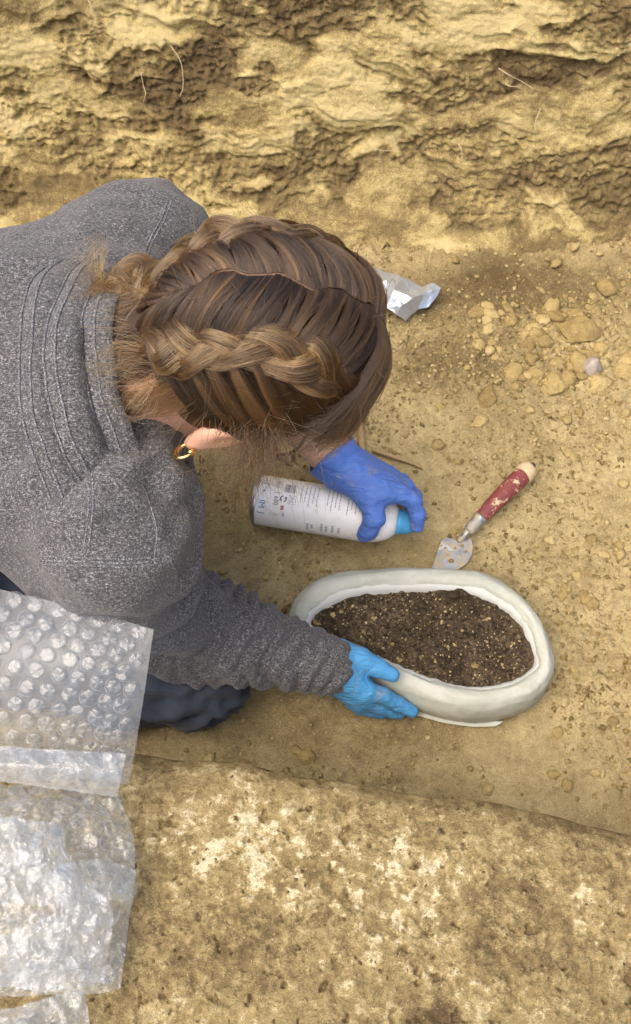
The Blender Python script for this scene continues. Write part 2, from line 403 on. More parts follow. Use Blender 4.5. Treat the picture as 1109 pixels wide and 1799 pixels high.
tone = 0.46 + 0.12 * fbm(p0 * 9 + 6, 5, 0.7) + 0.20 * flakes - 0.20 * pits + 0.16 * fbm(p0 * 90, 3, 0.7)  # sunken pits also darkened: their small shadows put into the colour
def lpatch(px, py, rx, ry): c = P(px, py, LZ); return np.exp(-(((x - c[0]) / rx) ** 2 + ((y_ - c[1]) / ry) ** 2))
y_ = ye + r
blot = sstep(-.02, .10, fbm(p0 * 32 + 9, 5, .7))
tone += 0.38 * blot * lpatch(600, 1560, 0.13, 0.06) + 0.22 * blot * lpatch(330, 1460, 0.08, 0.05) + 0.18 * blot * lpatch(980, 1600, .08, .08) - 0.22 * lpatch(560, 1590, 0.025, 0.03) - 0.25 * lpatch(900, 1610, 0.05, 0.06) - 0.5 * lpatch(775, 1785, 0.02, 0.014) \
    - 0.10 * g + 0.12 * lpatch(300, 1780, 0.10, 0.02) - 0.22 * lpatch(400, 1650, 0.09, 0.03)
attr(me, 'tone', tone)
ledge = put('near_ledge', me, m_ledge, kind='structure')

# loose clods: variants shared by many pieces
def clod_mesh(seed, flatness=0.75, sub=2, rough=0.28):
    bm = bmesh.new(); bmesh.ops.create_icosphere(bm, subdivisions=sub, radius=1.0)
    v = np.array([q.co[:] for q in bm.verts]); f = [[a.index for a in fc.verts] for fc in bm.faces]; bm.free()
    n = fbm(v * 1.1 + seed * 7.7, 3); v = v * (1 + rough * n + 0.16 * fbm(v * 2.6 + seed, 3))[:, None]
    for k in range(11):                # broken flat faces
        d = np.random.default_rng(seed * 31 + k).normal(size=3); d /= np.linalg.norm(d); over = np.maximum(v @ d - 0.66, 0); v = v - over[:, None] * d * 0.95
    v = v * (1 + 0.06 * fbm(v * 5 + seed, 2))[:, None]; v[:, 2] *= flatness; me = mesh_from('clod', v, f, True); attr(me, 'tone', np.full(len(v), 0.44 + 0.045 * (seed % 8)))
    me.materials.append(m_clod); return me
CL = [clod_mesh(k, 0.6 + 0.05 * (k % 5), 2, .35) for k in range(8)]
def add_clod(px, py, size, k, sink=0.35, parent=None, zbase=None):
    c = P(px, py, 0.0); h = float(floor_h(np.array([c[0]]), np.array([c[1]]), False)[0]); c = P(px, py, h)
    o = bpy.data.objects.new('clod', CL[k % len(CL)]); COL.objects.link(o); o.parent = parent if parent is not None else trench_floor
    o.location = (c[0], c[1], h + size * (0.5 - sink)); o.scale = (size * random.uniform(.85, 1.2), size * random.uniform(.75, 1.05), size * random.uniform(.7, 1))
    o.rotation_euler = (random.uniform(-.3, .3), random.uniform(-.3, .3), random.uniform(0, 6.3)); return o
BUSY = [(560, 560, 260), (735, 1130, 255), (600, 890, 170), (855, 905, 60), (330, 1200, 130), (200, 800, 260)]
def free(px, py): return all(math.hypot(px - a, py - b) > r for a, b, r in BUSY)
rc = random.Random(21); n = 0
spots = [(1000, 620, 95, 80, 100), (870, 610, 80, 60, 34), (940, 560, 80, 50, 25), (1060, 720, 50, 60, 18), (800, 570, 70, 30, 10), (780, 720, 120, 70, 22), (1040, 900, 70, 140, 24), (1000, 1050, 50, 90, 14),
         (470, 1000, 60, 60, 16), (520, 1330, 180, 40, 20), (1000, 1340, 90, 80, 14), (880, 450, 160, 20, 16)]
for (cx, cy, sx, sy, cnt) in spots:
    for _ in range(cnt):
        px, py = rc.gauss(cx, sx * .6), rc.gauss(cy, sy * .6)
        if not free(px, py) or px > 1130: continue
        size = (0.0042 + 0.0135 * rc.random() ** 3) * (1.1 if cx > 930 and cy < 720 else 0.75)
        add_clod(px, py, size, rc.randrange(8)); n += 1
# crumbs too small to pick apart
def crumbs(name, n, pos_fn, lo, hi, mat, parent, seed, tone=(0.25, 0.9)):
    r = np.random.default_rng(seed); base = np.array([[1, 0, -.3], [-.5, .87, -.3], [-.5, -.87, -.3], [.55, .6, .5], [-.8, 0, .45], [.4, -.7, .55], [0, 0, .95]])
    fc = np.array([[0, 2, 1], [0, 1, 3], [1, 2, 4], [2, 0, 5], [1, 4, 3], [2, 5, 4], [0, 3, 5], [3, 4, 6], [4, 5, 6], [5, 3, 6]])
    c = pos_fn(n, r); n = len(c); a = r.random(n) * 6.283; s = lo + (hi - lo) * r.random(n) ** 3
    v = base[None] * (1 + 0.35 * r.normal(size=(n, 7, 1))) * s[:, None, None]; ca, sa = np.cos(a)[:, None], np.sin(a)[:, None]
    v = np.stack([v[..., 0] * ca - v[..., 1] * sa, v[..., 0] * sa + v[..., 1] * ca, v[..., 2] * 0.8], -1) + c[:, None, :]
    f = (fc[None] + 7 * np.arange(n)[:, None, None]).reshape(-1, 3)
    me = mesh_from(name, v.reshape(-1, 3), f, False); attr(me, 'tone', np.repeat(tone[0] + (tone[1] - tone[0]) * r.random(n), 7))
    return put(name, me, mat, parent, kind='stuff')
def floor_pos(n, r):
    x = r.uniform(-0.5, 0.56, n * 3); y = r.uniform(-0.38, 0.48, n * 3); keep = r.random(n * 3) < (0.12 + 0.9 * crumbly(x, y)) * 0.6
    x, y = x[keep][:n], y[keep][:n]; return np.stack([x, y, floor_h(x, y) + 0.0004], 1)
crumbs('floor_crumbs', 15000, floor_pos, 0.0009, 0.0042, m_clod, trench_floor, 3)
def ledge_pos(n, r):
    bv = BVHTree.FromPolygons(p[(np.abs(x) < 0.4)].tolist(), [], all_triangles=False) if False else None
    xx = r.uniform(-0.34, 0.34, n); e = np.interp(xx, ep[:, 0], ep[:, 1]); rr = -0.004 - 0.22 * r.random(n)
    z = np.array([0.0] * n); ok = []
    for i in range(n):
        hit = ledge_bvh.ray_cast(Vector((xx[i], e[i] + rr[i], 0.5)), Vector((0, 0, -1)))
        if hit[0] is not None: z[i] = hit[0].z; ok.append(i)
    return np.stack([xx, e + rr, z], 1)[ok]
def bvh_of(o):
    me = o.data; v = np.zeros(len(me.vertices) * 3, np.float32); me.vertices.foreach_get('co', v); me.calc_loop_triangles()
    t = np.zeros(len(me.loop_triangles) * 3, np.int32); me.loop_triangles.foreach_get('vertices', t)
    return BVHTree.FromPolygons(v.reshape(-1, 3).tolist(), t.reshape(-1, 3).tolist(), all_triangles=True)
ledge_bvh = bvh_of(ledge)
crumbs('ledge_crumbs', 2600, ledge_pos, 0.0004, 0.0022, m_ledge, ledge, 9, (0.1, 0.8))

# rootlets poking from the bank
bank_bvh = bvh_of(bank)
def on(bvh, px, py, lift=0.0):
    d = Vector(ray(px, py)).normalized(); h = bvh.ray_cast(Vector(CAM), d)
    if h[0] is None: return None
    return np.array(h[0]) - np.array(d) * lift
m_root = flat('dry_root', (0.50, 0.40, 0.24), 0.9)
roots = [[(152, -6), (162, 14), (166, 34), (163, 52)], [(248, 128), (252, 150), (256, 164), (252, 180)], [(876, 120), (895, 132), (915, 142), (938, 156)], [(888, 148), (900, 152), (918, 150)],
         [(300, 80), (318, 110), (322, 150), (316, 170)], [(806, 252), (812, 268), (809, 284)], [(640, 250), (660, 262), (690, 266)], [(950, 190), (940, 220), (946, 246)]]
for k, rt in enumerate(roots):
    pts = [on(bank_bvh, a, b, 0.004 + 0.006 * (i % 2)) for i, (a, b) in enumerate(rt)]
    pts = [q_ for q_ in pts if q_ is not None]
    if len(pts) < 2: continue
    pp = spline(pts, 16); v, f = tube(pp, np.linspace(0.0008, 0.0004, 16), 6)
    put('rootlet', mesh_from('rootlet', v, f), m_root, bank)

# ------------------------------------------------------------------ bandage ring and the dark soil inside it
outer_px = [(503, 1098, .045), (514, 1052, .045), (560, 1012, .047), (630, 997, .05), (720, 993, .05), (800, 994, .05), (858, 1003, .05), (912, 1040, .048), (950, 1092, .042), (971, 1155, .032),
            (962, 1207, .022), (930, 1246, .014), (884, 1266, .010), (830, 1273, .008), (770, 1264, .010), (715, 1240, .014), (650, 1205, .02), (580, 1168, .026), (522, 1132, .034)]
inner_px = [(543, 1092, .052), (556, 1070, .052), (592, 1050, .052), (648, 1036, .052), (722, 1032, .052), (800, 1034, .052), (842, 1042, .052), (884, 1062, .052), (918, 1090, .052), (940, 1132, .060),
            (943, 1162, .052), (924, 1184, .052), (882, 1201, .052), (826, 1206, .052), (770, 1194, .052), (712, 1173, .052), (655, 1148, .052), (595, 1124, .052), (560, 1108, .052)]
NU, NV = 240, 40
Oc = loop_spline([P(*q_) * V(1, 1, 0) for q_ in outer_px], NU); Ic = loop_spline([P(*q_) * V(1, 1, 0) for q_ in inner_px], NU)
ring_t = thing('bandage_ring', (RING_C[0], RING_C[1], 0), 'pale grey-green oval bandage ring wrapped round dark soil on the trench floor', 'bandage ring')
v = np.zeros((NU, NV, 3)); RH = 0.030
for i in range(NU):
    c = (Oc[i] + Ic[i]) / 2; w = (Oc[i] - Ic[i]) / 2; wl_ = np.linalg.norm(w); wd = w / wl_
    for j in range(NV):
        a = 2 * math.pi * j / NV; ca, sa = math.cos(a), math.sin(a); e = 0.92
        rx_ = wl_ * abs(ca) ** e * (1 if ca > 0 else -1); rz_ = RH * abs(sa) ** e * (1 if sa > 0 else -1)
        if sa < 0 and ca > 0: rx_ *= 0.98 + 0.04 * -sa
        v[i, j] = c + wd * (rx_ - 0.10 * wl_ * sa) + V(0, 0, 0.029 + rz_)
vv = v.reshape(-1, 3); ff = np.concatenate([grid_faces(NU, NV, True)]); a = np.arange(NU * NV).reshape(NU, NV)
a2 = np.vstack([a, a[:1]]); ff = np.concatenate([ff, np.stack([a2[:-1, -1], a2[1:, -1], a2[1:, 0], a2[:-1, 0]], 1)])
nr = normals(vv, ff); ang = np.repeat(np.linspace(0, 2 * math.pi, NU, endpoint=False), NV); jj = np.tile(np.linspace(0, 2 * math.pi, NV, endpoint=False), NU)
wob = np.stack([np.cos(ang) * 3, np.sin(ang) * 3, jj * 0.0], 1)
crease = 0.0012 * fbm(np.stack([np.cos(ang) * 2.2, np.sin(ang) * 2.2, np.cos(jj) * 1.8 + 3], 1) * 1.5, 3) + 0.0010 * (ridge(np.stack([np.cos(ang) * 1.3, np.sin(ang) * 1.3, np.cos(jj) * 3.5], 1), 2) - 1) + 0.0007 * fbm(vv * 160, 2)
vv = vv + nr * crease[:, None]
M = Mat('gauze'); stn = M.ramp(M.noise(70, 6, .7), [(.58, (0, 0, 0)), (.74, (.6, .6, .6))]); M.set(color=M.mix(stn, M.mix(M.ramp(M.noise(26, 4), [(0.35, (0, 0, 0)), (0.7, (1, 1, 1))]), (0.39, 0.405, 0.345), (0.48, 0.49, 0.43)), (.34, .28, .17)), rough=0.62, spec=0.35)
w1 = M.noise(1600, 1, 0.5, M.mapped((1, 0.15, 1), (0, 0, 0.5))); w2 = M.noise(1600, 1, 0.5, M.mapped((0.15, 1, 1), (0, 0, 0.5)))
b_ = M.bump(M.math('ADD', w1, w2), 0.22, 0.0008); M.bump(M.noise(70, 4), 0.3, 0.003, b_); m_gauze = M.m
part('wrapped_band', vv, ff, m_gauze, ring_t)
# ragged inner lip of the bandage (whiter) and the loose flap at the near side
lip = np.zeros((NU, 6, 3))
for i in range(NU):
    w = Ic[i] - Oc[i]; w /= np.linalg.norm(w); n1 = 0.0008 * fbm(np.array([[math.cos(i / NU * 6.283) * 9, math.sin(i / NU * 6.283) * 9, 1.0]]), 3)[0]
    for j, (dx, dz) in enumerate([(-.010, .0550), (-.005, .0545), (-.001, .0520), (.0012, .0490), (.0022 + n1, .0460), (.003 + 2 * n1, .043 + 2 * n1)]):
        lip[i, j] = Ic[i] + w * dx + V(0, 0, dz - 0.001)
lp = lip.reshape(-1, 3); lp = lp + (0.0009 * fbm(lp * 120, 2))[:, None]
m_lip = Mat('gauze_edge').set(color=(0.50, 0.51, 0.48), rough=0.7).m
part('inner_lip', lp, grid_faces(NU, 6, True), m_lip, ring_t)
fl_px = [(690, 1240), (730, 1256), (780, 1270), (830, 1277), (870, 1276), (885, 1268), (850, 1266), (800, 1263), (740, 1246)]
flp = np.array([P(a_, b_, 0.004 + 0.002 * (k % 3)) for k, (a_, b_) in enumerate(fl_px)]); cen = flp.mean(0)
part('loose_flap', np.vstack([flp, [cen + V(0, 0, .004)]]), [(k, (k + 1) % 9, 9) for k in range(9)], m_gauze, ring_t)

# soil block
NR = 46; soil = []
cI = Ic.mean(0)
for i in range(NU):
    for j in range(NR):
        t_ = (j / (NR - 1)) ** 0.8; soil.append(cI + (Ic[i] - cI) * t_ * 1.03)
sv = np.array(soil)
def soil_h(x, y):
    p_ = np.stack([x, y, 0 * x], 1); f1, f2, i1 = worley(p_[:, :2] * 110, 2); g1, g2, i2 = worley(p_[:, :2] * 45, 9)
    return 0.044 + 0.003 * fbm(p_ * 14, 3) + 0.0028 * fbm(p_ * 55, 4) + 0.0030 * np.clip(.6 - f1, 0, 1) * i1 + 0.006 * np.clip(.5 - g1, 0, 1) * (i2 > .6) + 0.006 * np.exp(-(((x - P(795, 1050, .05)[0]) / .02) ** 2 + ((y - P(795, 1050, .05)[1]) / .012) ** 2))
sv[:, 2] = soil_h(sv[:, 0], sv[:, 1])
off = V(cI[0], cI[1], 0.0)
soil_me = mesh_from('soil_block', sv - off, grid_faces(NU, NR, True)[:, ::-1]); attr(soil_me, 'tone', 0.45 + 0.3 * fbm(sv * 18, 3))
soil_o = put('soil_block', soil_me, m_dark, label='dark crumbly soil with pale specks filling the white bandage ring', category='soil'); soil_o.location = off
sx0, sx1, sy0, sy1 = Ic[:, 0].min(), Ic[:, 0].max(), Ic[:, 1].min(), Ic[:, 1].max()
poly = Ic[::4, :2]
def inside(x, y, k=0.95):
    q_ = (poly - cI[:2]) * k + cI[:2]; ins = np.zeros(len(x), bool); j = len(q_) - 1
    for i in range(len(q_)):
        c = ((q_[i, 1] > y) != (q_[j, 1] > y)) & (x < (q_[j, 0] - q_[i, 0]) * (y - q_[i, 1]) / (q_[j, 1] - q_[i, 1] + 1e-12) + q_[i, 0]); ins ^= c; j = i
    return ins
def soil_pos(n, r):
    x = r.uniform(sx0, sx1, 2 * n); y = r.uniform(sy0, sy1, 2 * n); k = inside(x, y); x, y = x[k][:n], y[k][:n]
    return np.stack([x - off[0], y - off[1], soil_h(x, y) + 0.0003], 1)
crumbs('soil_crumbs', 4200, soil_pos, 0.0006, 0.0030, m_dark, soil_o, 14, (0.0, 0.8))
crumbs('pale_specks', 420, soil_pos, 0.0007, 0.0022, m_clod, soil_o, 15, (0.6, 1.1))
rb = random.Random(3)
frag_px = [(556, 1090, .0065), (600, 1072, .004), (836, 1167, .008), (702, 1158, .006), (722, 1180, .005), (586, 1078, .005), (776, 1092, .004), (858, 1085, .004), (640, 1108, .004), (690, 1130, .0035), (880, 1150, .004), (800, 1130, .0035), (660, 1085, .0035), (905, 1170, .003)]
for k, (a_, b_, s_) in enumerate(frag_px):
    c = P(a_, b_, 0.05); o = bpy.data.objects.new('fragment', CL[k % 8]); COL.objects.link(o); o.parent = soil_o
    o.location = (c[0] - off[0], c[1] - off[1], float(soil_h(np.array([c[0]]), np.array([c[1]]))[0])); o.scale = (s_ * 1.2, s_ * .8, s_ * .6); o.rotation_euler = (rb.random(), rb.random(), 6 * rb.random())
for k, (a_, b_, s_) in enumerate([(795, 1048, .0085), (740, 1060, .006), (770, 1075, .006), (830, 1100, .005), (690, 1095, .005), (600, 1110, .005)]):
    cm = CL[k].copy(); cm.materials.clear(); cm.materials.append(m_dark); c = P(a_, b_, 0.05)
    o = bpy.data.objects.new('dark_lump', cm); COL.objects.link(o); o.parent = soil_o
    o.location = (c[0] - off[0], c[1] - off[1], float(soil_h(np.array([c[0]]), np.array([c[1]]))[0]) + .002); o.scale = (s_, s_, s_); o.rotation_euler = (rb.random(), rb.random(), 6 * rb.random())

# ------------------------------------------------------------------ spray can
CR = 0.0325
cb, cn = P(450, 877, CR + .002), P(728, 921, CR + .002)
ca_ = cn - cb; CLEN = np.linalg.norm(ca_); ca_ /= CLEN
tocam = CAM - (cb + cn) / 2; tocam /= np.linalg.norm(tocam)
cn_ = tocam - ca_ * (tocam @ ca_); cn_ /= np.linalg.norm(cn_); cs_ = np.cross(cn_, ca_)
if cs_[1] > 0: cs_ = -cs_
can_t = thing('spray_can', (*((cb + cn) / 2)[:2], 0), 'white spray can with blue nozzle lying on its side under the darker blue glove', 'spray can')
def can_pt(t, th, r): return cb + ca_ * t + r * (math.cos(th) * cn_ + math.sin(th) * cs_)
def lathe(prof, n=48):
    v = [can_pt(t, 2 * math.pi * k / n, r) for t, r in prof for k in range(n)]
    f = [(i * n + k, i * n + (k + 1) % n, (i + 1) * n + (k + 1) % n, (i + 1) * n + k) for i in range(len(prof) - 1) for k in range(n)]
    return np.array(v), f
M = Mat('can_paint'); M.set(color=M.mix(M.ramp(M.noise(60, 5, 0.7), [(0.55, (0, 0, 0)), (0.75, (1, 1, 1))]), (0.78, 0.77, 0.76), (0.55, 0.48, 0.36)), rough=0.38)
m_can = M.m
m_steel = Mat('dull_metal').set(color=(0.45, 0.45, 0.46), rough=0.42, metal=0.9).m
m_ink = flat('label_ink', (0.10, 0.10, 0.16), 0.5); m_bluei = flat('blue_ink', (0.05, 0.22, 0.42), 0.5); m_grey = flat('grey_ink', (0.33, 0.33, 0.40), 0.5)
LB = CLEN - 0.022
v, f = lathe([(0.004, 0.0), (0.002, CR * .6), (0.0, CR * .93), (0.0015, CR * .99), (0.005, CR), (LB - .048, CR), (LB - .040, CR * .995), (LB - .030, CR * .965), (LB - .020, CR * .90), (LB - .011, CR * .79), (LB - .004, CR * .64), (LB, CR * .5), (LB + .001, 0)])
part('can_body', v, f, m_can, can_t)
v, f = lathe([(-0.0012, CR * .90), (-0.002, CR * .97), (-0.0005, CR * 1.015), (0.003, CR * 1.02), (0.0045, CR * 1.003)]); part('bottom_rim', v, f, m_steel, can_t)
m_noz = flat('blue_plastic', (0.07, 0.33, 0.62), 0.4)
v, f = lathe([(LB - .001, 0), (LB - .001, CR * .50), (LB + .004, CR * .52), (LB + .006, CR * .47), (LB + .016, CR * .42), (LB + .018, CR * .37), (LB + .024, CR * .30), (LB + .025, 0)], 32); noz = part('nozzle', v, f, m_noz, can_t)
def wrapped(pts2, faces, mat, name, r=CR + 0.0004):      # flat print (circumference, axis) laid on the can
    v = [can_pt(y_, x_ / CR, r) for x_, y_ in pts2]; part(name, v, faces, mat, can_t, False)
def rects(lst, mat, name):
    pts, fc = [], []
    for (x0, x1, y0, y1) in lst:
        n = max(2, int((x1 - x0) / 0.002)); b0 = len(pts)
        for k in range(n + 1): xx = x0 + (x1 - x0) * k / n; pts += [(xx, y0), (xx, y1)]
        fc += [(b0 + 2 * k, b0 + 2 * k + 2, b0 + 2 * k + 3, b0 + 2 * k + 1) for k in range(n)]
    wrapped(pts, fc, mat, name)
def text_on_can(txt, x0, y0, size, mat, name):
    cu = bpy.data.curves.new('lettering', 'FONT'); cu.body = txt; cu.size = size; cu.resolution_u = 3
    o = bpy.data.objects.new('lettering', cu); COL.objects.link(o); bpy.context.view_layer.update()
    me = o.to_mesh(); pts = [(x0 + q_.co.x, y0 + q_.co.y) for q_ in me.vertices]; fc = [tuple(pl.vertices) for pl in me.polygons]
    o.to_mesh_clear(); bpy.data.objects.remove(o); bpy.data.curves.remove(cu)
    if fc: wrapped(pts, fc, mat, name)
text_on_can('1', -.026, .010, .011, m_bluei, 'print_mark'); text_on_can('i', -.014, .010, .011, m_bluei, 'print_mark'); text_on_can('IM', -.001, .009, .011, m_bluei, 'print_mark'); text_on_can('J', .015, .010, .011, m_bluei, 'print_mark')
rects([(-.028, -.020, .008, .0085), (-.017, -.009, .008, .0085), (-.028, -.020, .021, .0215), (-.017, -.009, .021, .0215)], m_grey, 'print_box')
text_on_can('and', -.031, .0275, .0085, m_grey, 'print_word'); text_on_can('1 650', -.0145, .0275, .0080, m_ink, 'print_number')
text_on_can('AL', -.0105, .047, .0085, m_grey, 'print_word')
rects([(-.0115, -.0005, .0455, .046), (-.0115, -.0005, .0545, .055), (-.0115, -.011, .0455, .055), (-.001, -.0005, .0455, .055)], m_grey, 'print_box')
rects([(-.028, -.015, .0385 + .0013 * k, .0385 + .0013 * k + random.choice([.0004, .0008, .0006])) for k in range(11)], m_ink, 'barcode')
arr, fc = [], []                                           # round arrows mark
for h in (0, 1):
    for k in range(9):
        a_ = math.pi * h + 0.25 + k * 2.3 / 8; wd_ = .0008 if k < 6 else (.0018 if k == 6 else (.001 if k == 7 else .0001))
        for rr_ in (.0036 - wd_, .0036 + wd_): arr.append((-.006 + rr_ * math.cos(a_), .039 + rr_ * math.sin(a_)))
    b0 = h * 18; fc += [(b0 + 2 * k, b0 + 2 * k + 2, b0 + 2 * k + 3, b0 + 2 * k + 1) for k in range(8)]
wrapped(arr, fc, m_ink, 'arrows_mark')
rects([(.003, .0052, .037, .041), (.0058, .008, .037, .041)], flat('red_ink', (0.35, 0.06, 0.05), 0.5), 'print_mark')
rl = random.Random(8); lines = []
for row in range(15):
    y0 = .060 + row * .0052 + (.003 if row > 4 else 0); x_ = -.030; end = -.001 + rl.uniform(-.006, .006)
    if row in (5, 10): continue
    while x_ < end:
        wv = rl.uniform(.0012, .0045); lines.append((x_, min(x_ + wv, end), y0, y0 + rl.choice([.0011, .0014]))); x_ += wv + .0008
rects(lines, m_grey, 'small_print')
lines = []
for (y0, x0, x1) in [(.072, .021, .030), (.0775, .022, .029), (.090, .018, .031), (.096, .020, .030), (.104, .019, .030), (.112, .021, .031), (.040, .012, .015)]:
    x_ = x0
    while x_ < x1: wv = rl.uniform(.001, .003); lines.append((x_, x_ + wv, y0, y0 + .0028)); x_ += wv + .0008
for ln in lines: rects([ln], m_grey, 'side_print')

# ------------------------------------------------------------------ trowel
tr_t = thing('trowel', (*P(850, 905, 0)[:2], 0), 'small muddy trowel with worn red handle lying beyond the bandage ring', 'trowel')
h0, h1 = P(933, 821, .022), P(843, 911, .020)
pts = spline([h0, h0 * .75 + h1 * .25 + V(0, 0, .002), (h0 + h1) / 2 + V(0, 0, .002), h0 * .2 + h1 * .8, h1], 22)
M = Mat('worn_red_paint'); tn = M.noise(85, 5, 0.65)
M.set(color=M.mix(M.ramp(tn, [(0.56, (0, 0, 0)), (0.62, (1, 1, 1))]), M.mix(M.noise(40, 3), (0.15, 0.026, 0.028), (0.25, 0.062, 0.056)), (0.55, 0.43, 0.27)), rough=0.55); M.bump(tn, 0.4, 0.002)
rad = np.interp(np.linspace(0, 1, 22), [0, .04, .12, .45, .8, .97, 1], [.006, .0115, .0125, .0122, .0105, .0085, .0075]); v, f = tube(pts, rad, 20)
hd = part('handle', v, f, M.m, tr_t)
M = Mat('dried_mud'); mn = M.noise(120, 4); M.set(color=M.mix(mn, (0.42, 0.31, 0.16), (0.66, 0.55, 0.36)), rough=0.95); M.bump(mn, .6, .003); m_mud = M.m
v, f = tube(pts[:5], rad[:5] + .0012, 18); v = v + (0.0014 * fbm(v * 150, 2))[:, None]; part('mud_crust', v, f, m_mud, hd)
tdir = (h1 - h0) / np.linalg.norm(h1 - h0)
v, f = tube([h0 - tdir * .0065, h0 - tdir * .001, h0 + tdir * .003], [.003, .0062, .0065], 14); part('end_cap', v, f, flat('dark_steel', (.09, .09, .09), .5, metal=.6), hd)
f0, f1_ = h1 - tdir * .002, P(822, 934, .017)
v, f = tube(spline([f0, f0 * .6 + f1_ * .4, f1_], 8), [.0098, .0098, .009, .0088, .0082, .0085, .008, .0065], 16)
M = Mat('muddy_steel'); mm_ = M.noise(110, 4, .6); fac = M.ramp(mm_, [(.42, (0, 0, 0)), (.62, (1, 1, 1))])
M.set(color=M.mix(fac, (0.33, 0.34, 0.35), (0.42, 0.35, 0.23)), rough=M.ramp(fac, [(0, (.35, .35, .35)), (1, (.9, .9, .9))]), metal=M.ramp(fac, [(0, (.75, .75, .75)), (1, (0, 0, 0))])); M.bump(mm_, .4, .002); m_mst = M.m
part('ferrule', v, f, m_mst, tr_t)
v, f = tube(spline([f1_, f1_ * .5 + P(812, 948, .010) * .5 + V(0, 0, .002), P(806, 952, .007)], 8), np.linspace(.0048, .004, 8), 10); part('tang', v, f, m_mst, tr_t)
bl = [(784, 944), (776, 950), (770, 965), (764, 985), (756, 1003), (785, 1006), (806, 1000), (820, 990), (829, 976), (831, 960), (828, 946), (816, 946), (806, 951), (795, 947)]
bt = np.array([P(a_, b_, .0075 + .002 * (b_ < 960)) for a_, b_ in bl]); nb = len(bt); cen = bt.mean(0) + V(0, 0, .0012)
v = np.vstack([bt, bt - V(0, 0, .0018), [cen], [cen - V(0, 0, .0018)]])
f = [(k, (k + 1) % nb, 2 * nb) for k in range(nb)] + [((k + 1) % nb + nb, k + nb, 2 * nb + 1) for k in range(nb)] + [(k, k + nb, (k + 1) % nb + nb, (k + 1) % nb) for k in range(nb)]
blade = part('blade', v, f, m_mst, tr_t, False)
for k, (a_, b_, s_) in enumerate([(793, 985, .0085), (812, 958, .006), (800, 963, .0045), (782, 962, .004), (818, 968, .0035), (805, 940, .005), (788, 975, .0035), (776, 958, .003), (822, 940, .004)]):
    c = P(a_, b_, .010); off_ = parent_world(tr_t)
    o = bpy.data.objects.new('soil_lump', CL[k % 8]); COL.objects.link(o); o.parent = tr_t; o.location = c - off_; o.scale = (s_ * .5, s_ * .45, s_ * .3); o.rotation_euler = (0, 0, k)

# ------------------------------------------------------------------ torn packet, stick, root, big stones
pk_t = thing('torn_packet', (*P(680, 515, 0)[:2], .02), 'crumpled torn white packet on the trench floor behind the bowed head', 'packet')
pk = [(590, 455, .010), (622, 463, .018), (655, 474, .022), (677, 482, .030), (690, 488, .020), (712, 498, .012), (722, 495, .018), (735, 494, .024), (745, 500, .022), (738, 515, .016), (724, 534, .010), (705, 536, .014), (697, 542, .010), (683, 556, .008), (668, 548, .018), (650, 535, .022), (620, 520, .020), (590, 510, .012),
      (664, 505, .040), (690, 508, .020), (694, 520, .034), (650, 490, .034), (715, 512, .026), (676, 532, .030), (630, 495, .030)]
ptri = [(0, 1, 24), (1, 2, 21), (1, 21, 24), (2, 3, 21), (3, 18, 21), (3, 4, 19), (3, 19, 18), (4, 5, 19), (5, 22, 19), (5, 6, 22), (6, 7, 22), (7, 8, 22), (8, 9, 22), (9, 10, 22), (10, 11, 22), (11, 20, 22), (19, 22, 20), (18, 19, 20), (11, 12, 20),
        (12, 23, 20), (12, 13, 23), (13, 14, 23), (14, 15, 23), (15, 18, 23), (18, 20, 23), (15, 16, 21), (15, 21, 18), (16, 24, 21), (16, 17, 24), (17, 0, 24)]
bm = bmesh.new(); off_ = parent_world(pk_t)
bv_ = [bm.verts.new(P(q_[0] + 24, q_[1] + 8, q_[2]) + V(.004, 0, .004) - off_) for q_ in pk]
for t_ in ptri: bm.faces.new([bv_[k] for k in t_])
bmesh.ops.subdivide_edges(bm, edges=bm.edges[:], cuts=3, use_grid_fill=True)
bm.normal_update()
co = np.array([q_.co[:] for q_ in bm.verts]); dd = 0.0016 * fbm(co * 60, 2) + .0022 * (ridge(co * 30, 2) - 1)
for q_, d_ in zip(bm.verts, dd): q_.co.z += float(d_)
pme = bpy.data.meshes.new('packet'); bm.to_mesh(pme); bm.free()
m_pk = Mat('foil_paper').set(color=(0.50, 0.55, 0.62), rough=0.32, metal=0.6).m
po = put('packet_sheet', pme, m_pk, pk_t); sm = po.modifiers.new('thickness', 'SOLIDIFY'); sm.thickness = .0012
pk_bvh = bvh_of(po)
def on_pk(px, py):
    d = Vector(ray(px, py)).normalized(); h = pk_bvh.ray_cast(Vector(CAM - off_), d)
    return None if h[0] is None else np.array(h[0]) + off_ - np.array(d) * .0015
rk = random.Random(5)
for k in range(14):
    bx_, by_ = rk.uniform(632, 656), rk.uniform(500, 528); q0 = [on_pk(bx_ + rk.uniform(-6, 6), by_ + rk.uniform(-6, 6)) for _ in range(4)]
    q0 = [z_ for z_ in q0 if z_ is not None]
    if len(q0) > 2: v, f = tube(spline(q0, 8), .0006, 5); part('print_stroke', v, f, m_ink, pk_t)
for k in range(5):
    q0 = [on_pk(628 + 6 * k, 470 + 2 * k), on_pk(625 + 6 * k, 482 + 2 * k)]
    if all(z_ is not None for z_ in q0): v, f = tube(q0, .0004, 5); part('print_stroke', v, f, m_grey, pk_t)

